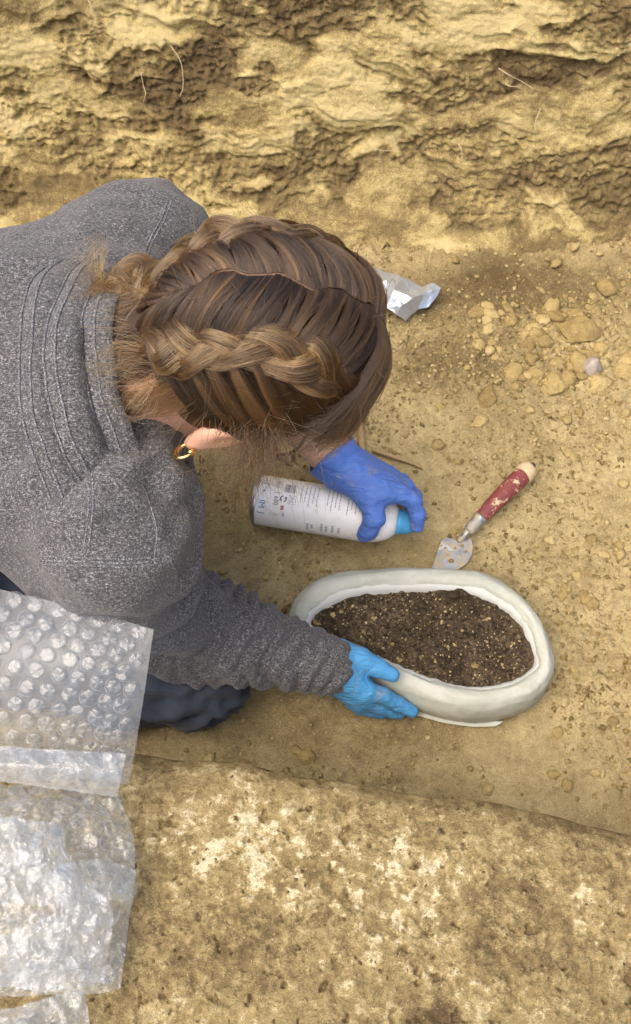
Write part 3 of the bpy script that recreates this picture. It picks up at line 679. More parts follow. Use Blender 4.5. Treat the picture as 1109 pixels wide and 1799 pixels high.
m_stick = Mat('damp_wood'); sn = m_stick.noise(60, 4, .6, m_stick.mapped((6, 6, 1))); m_stick.set(color=m_stick.mix(sn, (0.24, 0.16, 0.075), (0.42, 0.31, 0.16)), rough=.9); m_stick.bump(sn, .5, .002)
sp_ = spline([P(626, 690, .012), P(632, 740, .010), P(636, 780, .010), P(642, 822, .012)], 14); v, f = tube(sp_, np.linspace(.0055, .0042, 14), 10); v = v + (.0007 * fbm(v * 130, 2))[:, None]
c0 = sp_.mean(0) * V(1, 1, 0); put('stick', mesh_from('stick', v - c0, f), m_stick.m, label='straight brown stick lying on the soil under the hanging front hair', category='stick').location = c0
sp_ = spline([P(655, 790, .005), P(690, 802, .006), P(720, 812, .003), P(742, 822, .000)], 12); v, f = tube(sp_, np.linspace(.0034, .0018, 12), 8); c0 = sp_.mean(0) * V(1, 1, 0)
put('root', mesh_from('root', v - c0, f), m_stick.m, label='thin brown root half buried in the soil beyond the darker blue glove', category='root').location = c0
def stone(name, px, py, rx, ry, rz, seed, mat, tone, label, cat, sink=.3):
    me = clod_mesh(seed, 1.0, 4 if mat is m_clod else 3, .30 if mat is m_clod else .12); me.materials.clear(); me.materials.append(mat); me.attributes['tone'].data.foreach_set('value', np.full(len(me.vertices), tone, np.float32))
    c = P(px, py, rz * .4); o = put(name, me, None, label=label, category=cat); o.location = (c[0], c[1], rz * (1 - 2 * sink) + .006); o.scale = (rx, ry, rz); o.rotation_euler = (0, 0, seed); return o
M = Mat('grey_flint'); gn = M.noise(.9, 3); M.set(color=M.mix(gn, (0.25, 0.20, 0.16), (0.42, 0.37, 0.32)), rough=.5); m_flint = M.m
stone('earth_clod', 1018, 584, .034, .032, .020, 3, m_clod, .55, 'largest pale clod of earth above the smooth grey pebble', 'clod')
stone('earth_clod', 975, 681, .022, .020, .012, 12, m_clod, .62, 'flat pale clod of earth just below and left of the grey pebble', 'clod')
stone('pebble', 1038, 653, .0165, .019, .017, 5, m_flint, .5, 'smooth grey-brown pebble among the pale clods', 'pebble', .2)

# ------------------------------------------------------------------ the person
HC = P(438, 610, 0.53)                                    # centre of the skull
HB = V(-.40, -.173, .90); HB /= np.linalg.norm(HB); HU = V(.90, -.08, .39); HU -= HB * (HU @ HB); HU /= np.linalg.norm(HU); HY = np.cross(HB, HU)
HAX = np.stack([HU, HY, HB])                              # rows: up (crown), far side, back of head
def hl(x, y, z): return HC + HU * x + HY * y + HB * z
J = dict(neck=P(205, 672, .472), sh_far=P(262, 440, .425), sh_near=P(196, 926, .432), el_far=V(-.085, .12, .20), el_near=P(196, 1062, .170), wr_far=P(600, 820, .088), wr_near=P(588, 1172, .088),
         pelvis=V(-.62, -.10, .34), hip_near=V(-.55, -.19, .27), hip_far=V(-.57, -.01, .27), kn_near=P(345, 1178, .068), kn_far=V(-.28, .03, .075), an_near=V(-.50, -.23, .06), an_far=V(-.56, .06, .06))
per = thing('person', (-.3, -.1, 0), 'kneeling person in grey knit sweater and blue gloves, head bowed over the white ring', 'person')
# body (skin): one continuous surface from head to hands and feet
B = Field((-.72, -.42, -.01), (.12, .28, .68), .0034)
B.ell(hl(.022, 0, .006), HAX, (.092, .074, .092), .02)                     # skull
B.ell(hl(-.045, 0, -.040), HAX, (.072, .058, .050), .03)                   # face mass
B.ell(hl(-.095, 0, -.060), HAX, (.026, .032, .026), .025)                  # chin
B.cap(hl(-.002, -.018, -.082), hl(-.002, .018, -.082), .012, .012, .02)   # brow
B.cap(hl(-.006, 0, -.088), hl(-.042, 0, -.108), .006, .0105, .008)         # nose
B.cap(hl(-.066, -.016, -.086), hl(-.066, .016, -.086), .007, .007, .006)   # lips
B.cap(hl(-.074, -.013, -.084), hl(-.074, .013, -.084), .0065, .0065, .004)
for sg in (-1, 1):
    B.ell(hl(-.010, sg * .030, -.082), HAX, (.010, .015, .010), .008, cut=True); B.ell(hl(-.010, sg * .030, -.077), HAX, (.010, .012, .010), .004)   # eye sockets and eyes
    B.ell(hl(-.020, sg * .080, .004), HAX, (.031, .0080, .018), .005)                                       # ear
    B.ell(hl(-.048, sg * .080, .000), HAX, (.011, .0070, .010), .004)
    B.ell(hl(-.016, sg * .0895, .002), HAX, (.018, .006, .010), .004, cut=True)
B.chain([hl(-.03, 0, .025), hl(-.085, 0, .012), J['neck']], [.055, .052, .062], .03)
B.chain([J['neck'], V(-.32, -.1, .40), J['pelvis']], [.055, .07, .09], .03)
for n_ in ('far', 'near'):
    B.chain([J['neck'], J['sh_' + n_], J['el_' + n_], J['wr_' + n_]], [.045, .036, .022, .020], .02)
    B.chain([J['pelvis'], J['hip_' + n_], J['kn_' + n_], J['an_' + n_]], [.08, .060, .034, .025], .03)
B.chain([J['el_far'] * .7 + J['wr_far'] * .3, J['el_far'] * .45 + J['wr_far'] * .55, J['wr_far']], [.040, .036, .0265], .01)
wf, wn2 = J['wr_far'], J['wr_near']
B.chain([wf, P(650, 848, .070)], [.016, .012], .01); B.chain([wn2, P(615, 1190, .078)], [.016, .010], .01)
bv, bf = B.surface(2)
M = Mat('skin'); M.set(color=M.mix(M.noise(45, 4), (0.52, 0.29, 0.20), (0.62, 0.37, 0.27)), rough=.5, sss=.12); M.b.inputs['Subsurface Radius'].default_value = (.008, .003, .002)
M.bump(M.noise(700, 2), .12, .001); m_skin = M.m
part('body', bv, bf, m_skin, per)

# sweater
cuff = wn2 - (wn2 - J['el_near']) / np.linalg.norm(wn2 - J['el_near']) * .012
S = Field((-.72, -.44, .02), (.07, .27, .60), .0036)
S.chain([(-.62, -.14, .40), (-.31, -.058, .41), (-.205, -.01, .42)], [.095, .093, .085], .05); S.cap((-.62, -.19, .40), (-.205, -.185, .418), .095, .088, .05); S.cap((-.62, -.10, .42), (-.215, -.080, .445), .10, .085, .06)
S.cap(J['sh_far'] + V(-.02, -.03, 0), J['sh_far'], .072, .064, .05); S.chain([J['sh_far'], J['el_far']], [.064, .050], .03); S.cap(J['el_far'], J['el_far'] * .75 + J['wr_far'] * .25, .052, .048, .02)
S.cap(J['sh_near'] + V(-.02, .03, 0), J['sh_near'], .074, .062, .05); S.cap(J['sh_near'], J['el_near'], .064, .062, .05); S.cap(J['sh_near'] + V(-.022, .004, -.05), J['el_near'] * .62 + cuff * .38 + V(0, 0, .004), .054, .049, .05)
S.cap(J['el_near'], J['el_near'] * .45 + cuff * .55, .062, .049, .03); S.cap(J['el_near'] * .45 + cuff * .55, cuff, .049, .035, .02)
S.ell((-.185, -.10, .36), np.eye(3), (.06, .10, .09), .05)                  # chest
S.cap((-.62, -.21, .33), (-.40, -.235, .30), .09, .06, .05)
S.cap(J['neck'] + V(-.02, 0, -.01), J['neck'] * .6 + hl(-.11, 0, .0) * .4, .074, .064, .04)
S.halfspace(cuff, -(wn2 - J['el_near']) / np.linalg.norm(wn2 - J['el_near'])) if False else None
sv_, sf_ = S.surface(3); nr = normals(sv_, sf_)
ax = cuff - J['el_near']; L_ = np.linalg.norm(ax); ax = ax / L_
t_ = (sv_ - J['el_near']) @ ax / L_; radv = sv_ - J['el_near'] - np.outer((sv_ - J['el_near']) @ ax, ax); rr_ = np.linalg.norm(radv, axis=1)
th_ = np.arctan2(radv @ V(0, 0, 1), radv @ np.cross(ax, V(0, 0, 1)))
ins = sstep(-.35, .05, t_) * sstep(.10, .07, rr_) 
nz = fbm(sv_ * 9 + 4, 2)
ph = t_ * 10.5 + 1.0 * np.sin(th_ + 1.2) + 1.2 * nz + 0.25 * np.sin(2 * th_)
fold = np.abs(np.cos(math.pi * ph)) ** .75
ph2 = t_ * 15 + .8 * np.sin(th_ + 2.4) + 1.2 * fbm(sv_ * 12 + 9, 2); fold2 = np.abs(np.cos(math.pi * ph2))
amp = .0060 * (.45 + .75 * sstep(-.25, .25, fbm(sv_ * 10, 2)))
disp = ins * (amp * (fold - .6) + .0035 * (fold2 - .6) * sstep(.25, .6, t_))
torso = 1 - ins
disp += torso * (.010 * fbm(sv_ * V(5, 9, 6) + 2, 3) + .006 * (ridge(sv_ * V(7, 15, 10) + 1, 2) - 1) * sstep(-.38, -.22, sv_[:, 0]))
# drag folds round the near armpit and shoulder
arm = np.exp(-(((sv_[:, 0] + .15) / .07) ** 2 + ((sv_[:, 1] + .235) / .06) ** 2)); disp += arm * .010 * np.sin(sv_ @ V(95, -70, 60) + 2.2 * fbm(sv_ * 14, 2))
sv_ = sv_ + nr * disp[:, None]
M = Mat('heather_knit'); kn = M.noise(1100, 2, .6); kn2 = M.noise(380, 3, .75); st = M.noise(1200, 1, .5, M.mapped((.2, 1.6, .6), (0, 0, .25)))
spk = M.math('ADD', M.math('MULTIPLY', kn, .55), M.math('ADD', M.math('MULTIPLY', kn2, .55), M.math('MULTIPLY', st, .35)))
c = M.ramp(spk, [(.50, (.008, .0078, .0084)), (.63, (.042, .041, .043)), (.77, (.100, .097, .101)), (.92, (.34, .335, .345))])
M.set(color=c, rough=.95, spec=.1, sheen=.15); b_ = M.bump(spk, .7, .0012); m_knit = M.m
# the sleeve is the same grey cloth as the torso
sw = part('sweater', sv_, sf_, m_knit, per)
sw_bvh = BVHTree.FromPolygons(sv_.tolist(), sf_.tolist())
def on_sw(px, py, lift=.0): 
    d = Vector(ray(px, py)).normalized(); h = sw_bvh.ray_cast(Vector(CAM), d)
    return None if h[0] is None else np.array(h[0]) + np.array(h[1]) * lift * (1 if h[1].dot(d) < 0 else -1)
M = Mat('rib_knit'); wv = M.noise(800, 2, .6); M.set(color=M.ramp(wv, [(.36, (.035, .035, .042)), (.52, (.13, .128, .14)), (.70, (.36, .355, .37))]), rough=.95, spec=.1); M.bump(wv, .6, .001); m_rib = M.m
def seam(pxs, r=.0016, n=40, lift=-.0003, name='seam'):
    pts = [on_sw(a_, b_, lift) for a_, b_ in spline([(a_, b_) for a_, b_ in pxs], n)]
    pts = [q_ for q_ in pts if q_ is not None]
    keep = [pts[0]]
    for q_ in pts[1:]:
        if np.linalg.norm(q_ - keep[-1]) < .03: keep.append(q_)
    if len(keep) < 4: return
    v, f = tube(np.array(keep), r * .8, 6); part(name, v, f, m_rib, sw)
for off_px in (0, 7): seam([(296 + off_px, 350), (283 + off_px, 385), (262 + off_px, 425), (247 + off_px, 468)], .0012)
seam([(255, 328), (280, 340), (300, 352), (320, 372)], .0012)
for off_px in (0, 8): seam([(152 + off_px, 815), (156 + off_px, 870), (152 + off_px, 930), (145 + off_px, 978)], .0012)
for off_px in (0, 7, 14): seam([(70, 978 + off_px), (150, 980 + off_px), (220, 983 + off_px), (268, 980 + off_px)], .0012)
seam([(272, 978), (276, 930), (262, 880), (250, 850)], .0011); seam([(278, 930), (305, 926), (332, 922)], .0011); seam([(300, 985), (318, 1020), (312, 1070), (290, 1110)], .0012)
# collar: folded funnel round the neck
NA = hl(-.10, 0, .0) - J['neck']; NA /= np.linalg.norm(NA); nside = HY - NA * (HY @ NA); nside /= np.linalg.norm(nside); nup = np.cross(NA, nside)
if nup[2] < 0: nup = -nup
def collar(prof, name, phase=0.0, wob=.003, off=V(0, 0, 0)):
    n = 96; vv_ = []
    for k in range(n):
        a_ = 2 * math.pi * k / n
        for h_, r_ in prof:
            w_ = wob * math.sin(3 * a_ + phase + h_ * 30) + .5 * wob * math.sin(7 * a_ + phase * 2)
            vv_.append(J['neck'] + off + NA * (h_ + .012 * math.cos(a_ - .6)) + (r_ + w_) * (math.cos(a_) * nside * 1.22 + math.sin(a_) * nup * .98) - nside * .012)
    v = np.array(vv_); v = v + (.0015 * fbm(v * 40, 2))[:, None]
    o = part(name, v, grid_faces(n, len(prof), True), m_knit, sw); return o
cl_sets = [('collar_band', [(-.034, .100), (-.024, .110), (-.010, .109), (-.002, .101), (.004, .092), (-.006, .087)], .4, .003), ('collar_fold', [(-.006, .097), (.002, .103), (.012, .101), (.022, .093), (.028, .084), (.018, .079)], 1.7, .003),
           ('collar_inner', [(.006, .088), (.020, .087), (.034, .082), (.044, .077), (.049, .073), (.044, .068), (.02, .066)], 2.6, .002)]
for nm, pf, ph_, wb in cl_sets: collar(pf, nm, ph_, wb)
for h_, r_, ph_, wb in ((-.024, .1105, .4, .003), (-.012, .1098, .4, .003), (.002, .1035, 1.7, .003), (.012, .101, 1.7, .003), (.026, .0855, 2.6, .002), (.036, .0812, 2.6, .002)):
    ring_ = []
    for k in range(96):
        a_ = 2 * math.pi * k / 96; wob_ = wb * math.sin(3 * a_ + ph_ + h_ * 30) + .5 * wb * math.sin(7 * a_ + ph_ * 2)
        ring_.append(J['neck'] + NA * (h_ + .012 * math.cos(a_ - .6)) + (r_ + wob_) * (math.cos(a_) * nside * 1.22 + math.sin(a_) * nup * .98) - nside * .012)
    ring_ = np.array(ring_); ring_ = ring_ + (.0015 * fbm(ring_ * 40, 2))[:, None]
    v, f = tube(ring_, .0012, 6, closed=True); part('collar_stitch', v, f, m_rib, sw)

# trousers
T = Field((-.75, -.42, -.005), (.02, .18, .48), .0045)
T.ell(J['pelvis'], np.eye(3), (.13, .16, .12), .05)
for n_ in ('far', 'near'):
    T.cap(J['hip_' + n_], J['kn_' + n_], .092, .060, .05); T.cap(J['kn_' + n_] + V(-.01, 0, -.008), J['an_' + n_], .052, .05, .03)
T.cap(J['kn_near'] + V(.005, .0, -.015), J['kn_near'] + V(-.08, -.01, .0), .048, .06, .03)
tv, tf = T.surface(3); nr = normals(tv, tf)
tv = tv + nr * (.009 * (ridge(tv * V(14, 26, 20) + 3, 2) - 1.1) + .004 * fbm(tv * 30, 3))[:, None]; tv[:, 2] = np.maximum(tv[:, 2], .004)
M = Mat('dark_work_cloth'); tn = M.noise(14, 4); M.set(color=M.mix(M.ramp(tn, [(.45, (0, 0, 0)), (.7, (1, 1, 1))]), (.034, .042, .060), (.080, .088, .105)), rough=.85, spec=.2, sheen=.1); M.bump(M.noise(260, 3), .3, .0015); m_tr = M.m
part('trousers', tv, tf, m_tr, per)
for off_ in ((-.03, .012), (-.05, .03)):
    q_ = spline([J['kn_near'] + V(off_[0], -.07, -.02), J['kn_near'] + V(off_[0] + .02, -.055, .045), J['kn_near'] + V(off_[0] + .01, -.01, .066)], 12)

# gloves
def glove(name, mat, fn, lo, hi, label, wr_amp, seed):
    G = Field(lo, hi, .0016); fn(G); v, f = G.surface(2); nr = normals(v, f)
    d = wr_amp * (.0008 * (ridge(v * V(45, 80, 55) + seed, 2) - 1) + .0004 * fbm(v * 110 + seed, 2)); v = v + nr * d[:, None]
    return part(name, v, f, mat, per, label=label)
def glove_mat(name, c0, c1, dirt):
    M = Mat(name); dz = M.ramp(M.noise(48, 5, .7), [(.56, (0, 0, 0)), (.72, (.75, .75, .75))]); M.set(color=M.mix(dz, M.mix(M.noise(55, 3), c0, c1), (.30, .27, .20)), rough=.5, spec=.3)
    b1 = M.bump(M.noise(70, 3, .55, M.mapped((.45, 1.6, 1), (0, 0, .5)), 1.5), .8, .004); M.bump(M.noise(240, 2), .2, .001, b1); return M.m
m_g1 = glove_mat('sky_blue_nitrile', (.060, .245, .50), (.085, .31, .58), 0); m_g2 = glove_mat('violet_blue_nitrile', (.070, .150, .47), (.10, .20, .56), 0)
def near_hand(G):
    k = .007
    G.cap(wn2 + (J['el_near'] - wn2) * .10, wn2, .029, .0275, .02)
    kn_ = [P(618, 1188, .078), P(642, 1213, .068), P(640, 1226, .055), P(630, 1234, .042)]
    bs = [P(592, 1158, .092), P(590, 1170, .088), P(588, 1182, .080), P(586, 1192, .070)]
    for a_, b_, r_ in zip(bs, kn_, (.0165, .016, .015, .0135)): G.cap(a_, b_, r_ + .004, r_ - .003, .010)
    G.chain([P(600, 1148, .094), P(632, 1158, .092), P(664, 1173, .084), P(690, 1186, .078)], [.0165, .0138, .0110, .0086], .004)      # thumb on the ring
    G.chain([kn_[1], P(672, 1222, .056), P(698, 1236, .038), P(724, 1250, .026)], [.0122, .0100, .0090, .0076], .003)            # forefinger along its side
    G.chain([kn_[2], P(664, 1240, .036), P(690, 1250, .018), P(703, 1253, .011)], [.0118, .0096, .0085, .0074], .002)
    G.chain([kn_[3], P(650, 1246, .024), P(668, 1252, .012), P(680, 1252, .009)], [.0110, .0090, .0080, .0070], .002)
    G.chain([P(620, 1232, .036), P(634, 1243, .022), P(646, 1246, .012), P(654, 1246, .010)], [.0105, .0088, .0078, .0070], .004)
glove('glove', m_g1, near_hand, (-.03, -.36, -.005), (.16, -.19, .135), 'light blue glove gripping the near side of the bandage ring', .55, 2)
def far_hand(G):
    k = .007
    G.cap(wf, wf * .85 + P(640, 848, .075) * .15, .030, .030, .02)
    kn_ = [P(676, 866, .090), P(686, 853, .082), P(688, 842, .068), P(682, 834, .052)]
    bs = [P(596, 812, .093), P(600, 806, .086), P(602, 800, .078), P(604, 796, .068)]
    for a_, b_, r_ in zip(bs, kn_, (.0165, .0155, .015, .0135)): G.cap(a_, b_, r_ + .002, r_ - .001, .014)
    G.cap(P(606, 822, .090), P(650, 868, .086), .019, .016, .016)
    G.chain([P(622, 845, .088), P(650, 878, .084), P(658, 910, .074), P(648, 932, .056), P(640, 940, .046)], [.0185, .0155, .0128, .0110, .0098], k)   # thumb over the can
    G.chain([kn_[0], P(706, 868, .086), P(726, 880, .078), P(734, 905, .062), P(733, 924, .048)], [.0135, .0118, .0108, .0098, .0088], .005)        # forefinger on the nozzle
    G.chain([kn_[1], P(712, 856, .068), P(728, 872, .050), P(722, 888, .034)], [.0128, .0112, .0100, .0090], .004)
    G.chain([kn_[2], P(706, 846, .046), P(712, 858, .026), P(700, 872, .014)], [.0122, .0105, .0095, .0085], .004)
    G.chain([kn_[3], P(692, 838, .032), P(694, 850, .016), P(684, 858, .012)], [.0112, .0096, .0086, .0078], .004)
glove('glove', m_g2, far_hand, (-.03, -.10, -.005), (.17, .11, .135), 'violet blue glove holding the spray can', .8, 7)
# rolled cuff of the far glove
cd = wf - J['el_far']; cd /= np.linalg.norm(cd); s1 = np.cross(cd, V(0, 0, 1)); s1 /= np.linalg.norm(s1); s2 = np.cross(cd, s1)
cc = wf - cd * .012; n = 40; vv_ = []
for k in range(n):
    a_ = 2 * math.pi * k / n
    for h_, r_ in ((-.012, .0335), (-.0135, .0345), (-.012, .0355), (-.004, .0335), (.008, .0312), (.020, .0300)):
        vv_.append(cc + cd * (h_ + .005 * math.sin(a_ * 2 + .7)) + (r_ + .0012 * math.sin(a_ * 5 + h_ * 90)) * (math.cos(a_) * s1 + math.sin(a_) * s2))
part('glove_cuff', vv_, grid_faces(n, 6, True), m_g2, per)

# hair: cap, combed strands, two braids meeting at the nape
HCC = (.018, 0, .006); HR = (.100, .086, .103)
def E(al, ps, lift=1.0):                                   # al: angle from back of head to crown, ps: angle to the side (negative = near side), degrees
    al, ps = np.radians(al), np.radians(ps)
    x_ = HCC[0] + HR[0] * lift * np.cos(ps) * np.sin(al); y_ = HCC[1] + HR[1] * lift * np.sin(ps); z_ = HCC[2] + HR[2] * lift * np.cos(ps) * np.cos(al)
    return HC + np.multiply.outer(x_, HU) + np.multiply.outer(y_, HY) + np.multiply.outer(z_, HB)
Hf = Field(HC - .17, HC + .17, .0032)
Hf.ell(hl(*HCC), HAX, tuple(r_ - .004 for r_ in HR), .01); Hf.cap(hl(-.02, 0, .045), hl(-.070, 0, .038), .048, .032, .02)
Hf.cap(hl(-.06, 0, .036), hl(-.115, 0, .030), .040, .032, .02); nh = (HU * .8 + HB) / np.linalg.norm(HU * .8 + HB); Hf.halfspace(hl(-.022, 0, .004), nh)
hv, hf = Hf.surface(2)
def part_psi(al): return 2.6 * np.sin(np.asarray(al) * .085 + .6) + 1.9 * np.sin(np.asarray(al) * .23) + .3 * np.sin(np.asarray(al) * .61) + 2.0
loc = (hv - HC) @ HAX.T; ala = np.degrees(np.arctan2(loc[:, 0] - HCC[0], loc[:, 2] - HCC[2])); psa = np.degrees(np.arcsin(np.clip((loc[:, 1]) / HR[1], -1, 1)))
scalp = np.exp(-((psa - part_psi(ala)) / 3.2) ** 2) * sstep(-20, 0, ala) * sstep(62, 45, ala)
M = Mat('hair_base'); sc_ = M.attr('scalp'); M.set(color=M.mix(sc_, M.mix(M.noise(60, 3), (.030, .017, .010), (.055, .031, .017)), (.27, .20, .155)), rough=.9); m_cap = M.m
hair = part('hair', hv, hf, m_cap, per); attr(hair.data, 'scalp', scalp)
def hair_mat(name, dark, mid, light, rough=.32):
    M = Mat(name); M.n.remove(M.b); h = M.n.new('ShaderNodeBsdfHairPrincipled'); h.parametrization = 'COLOR'
    inf = M.n.new('ShaderNodeHairInfo'); big = M.noise(38, 3)
    f_ = M.math('ADD', M.math('ADD', M.math('MULTIPLY', inf.outputs['Random'], .15), M.math('MULTIPLY', M.attr('lock'), .75)), M.math('MULTIPLY', big, .18))
    M.l.new(M.ramp(f_, [(.15, dark), (.5, mid), (.85, light)]), h.inputs['Color']); h.inputs['Roughness'].default_value = rough; h.inputs['Radial Roughness'].default_value = .45
    M.l.new(h.outputs[0], M.out.inputs['Surface']); return M.m
m_hair = hair_mat('brown_hair', (.007, .0033, .0014), (.024, .0120, .0050), (.12, .061, .023), .38); m_braid = hair_mat('golden_brown_hair', (.012, .0060, .0025), (.060, .031, .0115), (.30, .160, .058), .27)
def curves(name, pts, mat, parent, r0=.00022, r1=.00012, tone=None):
    N, K, _ = pts.shape; cu = bpy.data.hair_curves.new(name); cu.add_curves([K] * N); off = parent_world(parent)
    cu.attributes['position'].data.foreach_set('vector', (pts - off).astype(np.float32).ravel())
    ra = cu.attributes.get('radius') or cu.attributes.new('radius', 'FLOAT', 'POINT')
    ra.data.foreach_set('value', np.tile(np.linspace(r0, r1, K), N).astype(np.float32)); cu.materials.append(mat)
    ta = cu.attributes.new('lock', 'FLOAT', 'CURVE'); ta.data.foreach_set('value', (np.full(N, .5) if tone is None else tone).astype(np.float32))
    o = bpy.data.objects.new(name, cu); COL.objects.link(o); o.parent = parent; return o
R = np.random.default_rng(77)
def braid_psi(al): return np.interp(al, [-62, -45, -25, 0, 30, 60, 85, 110], [7, 15, 26, 33, 36, 39, 43, 48])
def locks(N, lo, hi, n):                                   # lock centre, signed place across the lock, lock shade and height per hair
    edges = np.linspace(lo, hi, n + 1) + np.concatenate([[0], R.normal(0, (hi - lo) / n * .22, n - 1), [0]]); c = (edges[1:] + edges[:-1]) / 2; w = np.diff(edges) / 2
    k = R.integers(0, n, N); o_ = np.clip(R.normal(0, .5, N), -1.15, 1.15); sh = R.uniform(0, 1, n); ht = R.normal(0, 1, n)
    sub = k * 9 + np.clip(((o_ + 1.15) / 2.3 * 9).astype(int), 0, 8); ss_ = R.uniform(0, 1, n * 9)
    return c[k], w[k], o_, np.clip(.45 * sh[k] + .65 * ss_[sub] - .05 + R.normal(0, .08, N), 0, 1), ht[k] + .8 * (R.normal(0, 1, n * 9))[sub]
def jitter(pts, amp, freq=14):
    s_ = R.normal(size=(len(pts), 1, 3)); n_ = (pts * freq + s_).reshape(-1, 3); d_ = np.stack([pn(n_), pn(n_ + 11), pn(n_ + 23)], 1).reshape(pts.shape)
    ramp_ = np.linspace(0, 1, pts.shape[1])[None, :, None]; return pts + amp * ramp_ * d_
K = 14; u_ = np.linspace(0, 1, K)[None]
sets, tones = [], []
for sg, N in ((-1, 5200), (1, 5200)):                      # from the parting to the braids
    c_, w_, o_, sh, ht = locks(N, -48, 95, 24); a0 = c_ + w_ * o_ * 1.6; a1 = c_ + w_ * o_ * .6 - 15 - 5 * ht
    al = a0[:, None] + (a1 - a0)[:, None] * u_ ** 1.25; p0 = part_psi(a0) + sg * (R.uniform(.3, 1.6, N) + .35 * np.exp(-((a0 - 24) / 22) ** 2)); end = sg * (braid_psi(a1) - 1 + R.normal(0, 1.2, N)); ps = p0[:, None] + (end - p0)[:, None] * u_
    lift = .983 + .037 * np.sin(np.pi * np.clip(u_ * 1.0, 0, 1)) ** .8 + (.009 * (1 - np.abs(o_) ** 1.5) + .008 * ht + .014 * R.random(N))[:, None] * np.sin(np.pi * np.clip(u_ * .8 + .1, 0, 1)) + .015 * u_
    sets.append(jitter(E(al, ps, lift), .005)); tones.append(sh * .8)
for sg, N in ((-1, 6000), (1, 2500)):                      # from the hairline over the ears up to the braids, gathered in locks
    c_, w_, o_, sh, ht = locks(N, -45, 98, 13); a1 = c_ + w_ * o_ * .30
    pe = np.radians(sg * (braid_psi(a1) - 3)); ar = np.radians(a1); xb = np.cos(pe) * np.sin(ar); fb = np.arctan2(np.sin(pe), np.cos(pe) * np.cos(ar))   # unit-sphere place on the braid
    xe = xb * .93 + .04 + np.radians(w_) * o_ * .75 + .03 * R.normal(size=N); fe = sg * np.radians(R.normal(92, 2.5, N) + 12 * np.clip(xe + .25, 0, 1)); xe = np.clip(xe, -.8, .93)
    uu = 1 - u_ ** .9; x_ = xb[:, None] + (xe - xb)[:, None] * uu + .03 * np.sin(np.pi * uu) * ht[:, None] * .5; f_ = fb[:, None] + (fe - fb)[:, None] * uu ** 1.1; rr_ = np.sqrt(np.clip(1 - x_ ** 2, .02, 1))
    lift = .985 + .03 * np.sin(np.pi * u_) + (.030 * (1 - np.abs(o_) ** 1.6) + .010 * ht + .014 * R.random(N))[:, None] * np.sin(np.pi * np.clip(u_ * .85 + .12, 0, 1)) + .075 * u_ ** 2.5
    q = HC + np.multiply.outer(HCC[0] + 0 * x_, HU) + np.multiply.outer(HCC[2] + 0 * x_, HB) + np.multiply.outer(HR[0] * lift * x_, HU) + np.multiply.outer(HR[1] * lift * rr_ * np.sin(f_), HY) + np.multiply.outer(HR[2] * lift * rr_ * np.cos(f_), HB)
    sets.append(jitter(q[:, ::-1], .002)[:, ::-1]); tones.append(np.clip(sh * .9, 0, 1))
curves('combed_strands', np.concatenate(sets), m_hair, hair, tone=np.concatenate(tones))
# loose front hair that falls forward beside the face
sets, tones = [], []
for sg, N in ((-1, 3600), (1, 1500)):
    c_, w_, o_, sh, ht = locks(N, 88, 114, 8); a0 = c_ + w_ * o_; p0 = part_psi(a0 * .8) + sg * R.uniform(.3, 2.5, N); ps_e = sg * (R.normal(46, 6, N) + 3 * ht)
    ps = p0[:, None] + (ps_e - p0)[:, None] * np.clip(u_ / .75, 0, 1) ** .9; al = a0[:, None] - (a0[:, None] - (c_[:, None] - 3)) * u_ * .5
    lift = 1.0 + .06 * np.sin(np.pi * u_ * .8) + (.03 * (1 - np.abs(o_) ** 1.5) + .025 * R.random(N) + .012 * ht)[:, None] * np.sin(np.pi * np.clip(u_ * .7 + .1, 0, 1))
    q = E(al, ps, lift); g_ = np.clip((u_ - .55) / .45, 0, 1)[..., None]
    drop = (.004 + .003 * ht + .034 * R.random(N) ** 2)[:, None, None] * g_ ** 1.3
    q = q + drop * V(.16, sg * .25, -1) + R.normal(0, .007, (N, 1, 3)) * g_ ** 2 + V(-.022, 0, -.004) * g_ ** 3; sets.append(jitter(q, .004, 12)); tones.append(sh * .75)
curves('loose_front_hair', np.concatenate(sets), m_hair, hair, .00022, .00009, np.concatenate(tones))
# hair drawn down over the nape
N = 3600; kk = R.integers(0, 24, N); psk = R.uniform(-50, 40, 24); ps = psk[kk] + R.normal(0, 4, N); uu3 = np.linspace(0, 1, 14)[None, :, None]
q0, q1 = E(R.uniform(-52, -30, N), ps, 1.02), E(np.full(N, -66.), ps * .95, 1.24); q2 = HC + np.multiply.outer(np.full(N, -.140) + R.normal(0, .006, N), HU) + np.multiply.outer(.052 * np.sin(np.radians(ps * 1.1)), HY) + np.multiply.outer(.072 - .034 * (ps / 60) ** 2 + R.normal(0, .003, N), HB)
curves('nape_hair', jitter(q0[:, None] * (1 - uu3) ** 2 + 2 * q1[:, None] * uu3 * (1 - uu3) + q2[:, None] * uu3 ** 2, .006), m_hair, hair, .00022, .0001, R.uniform(0, 1, 24)[kk])
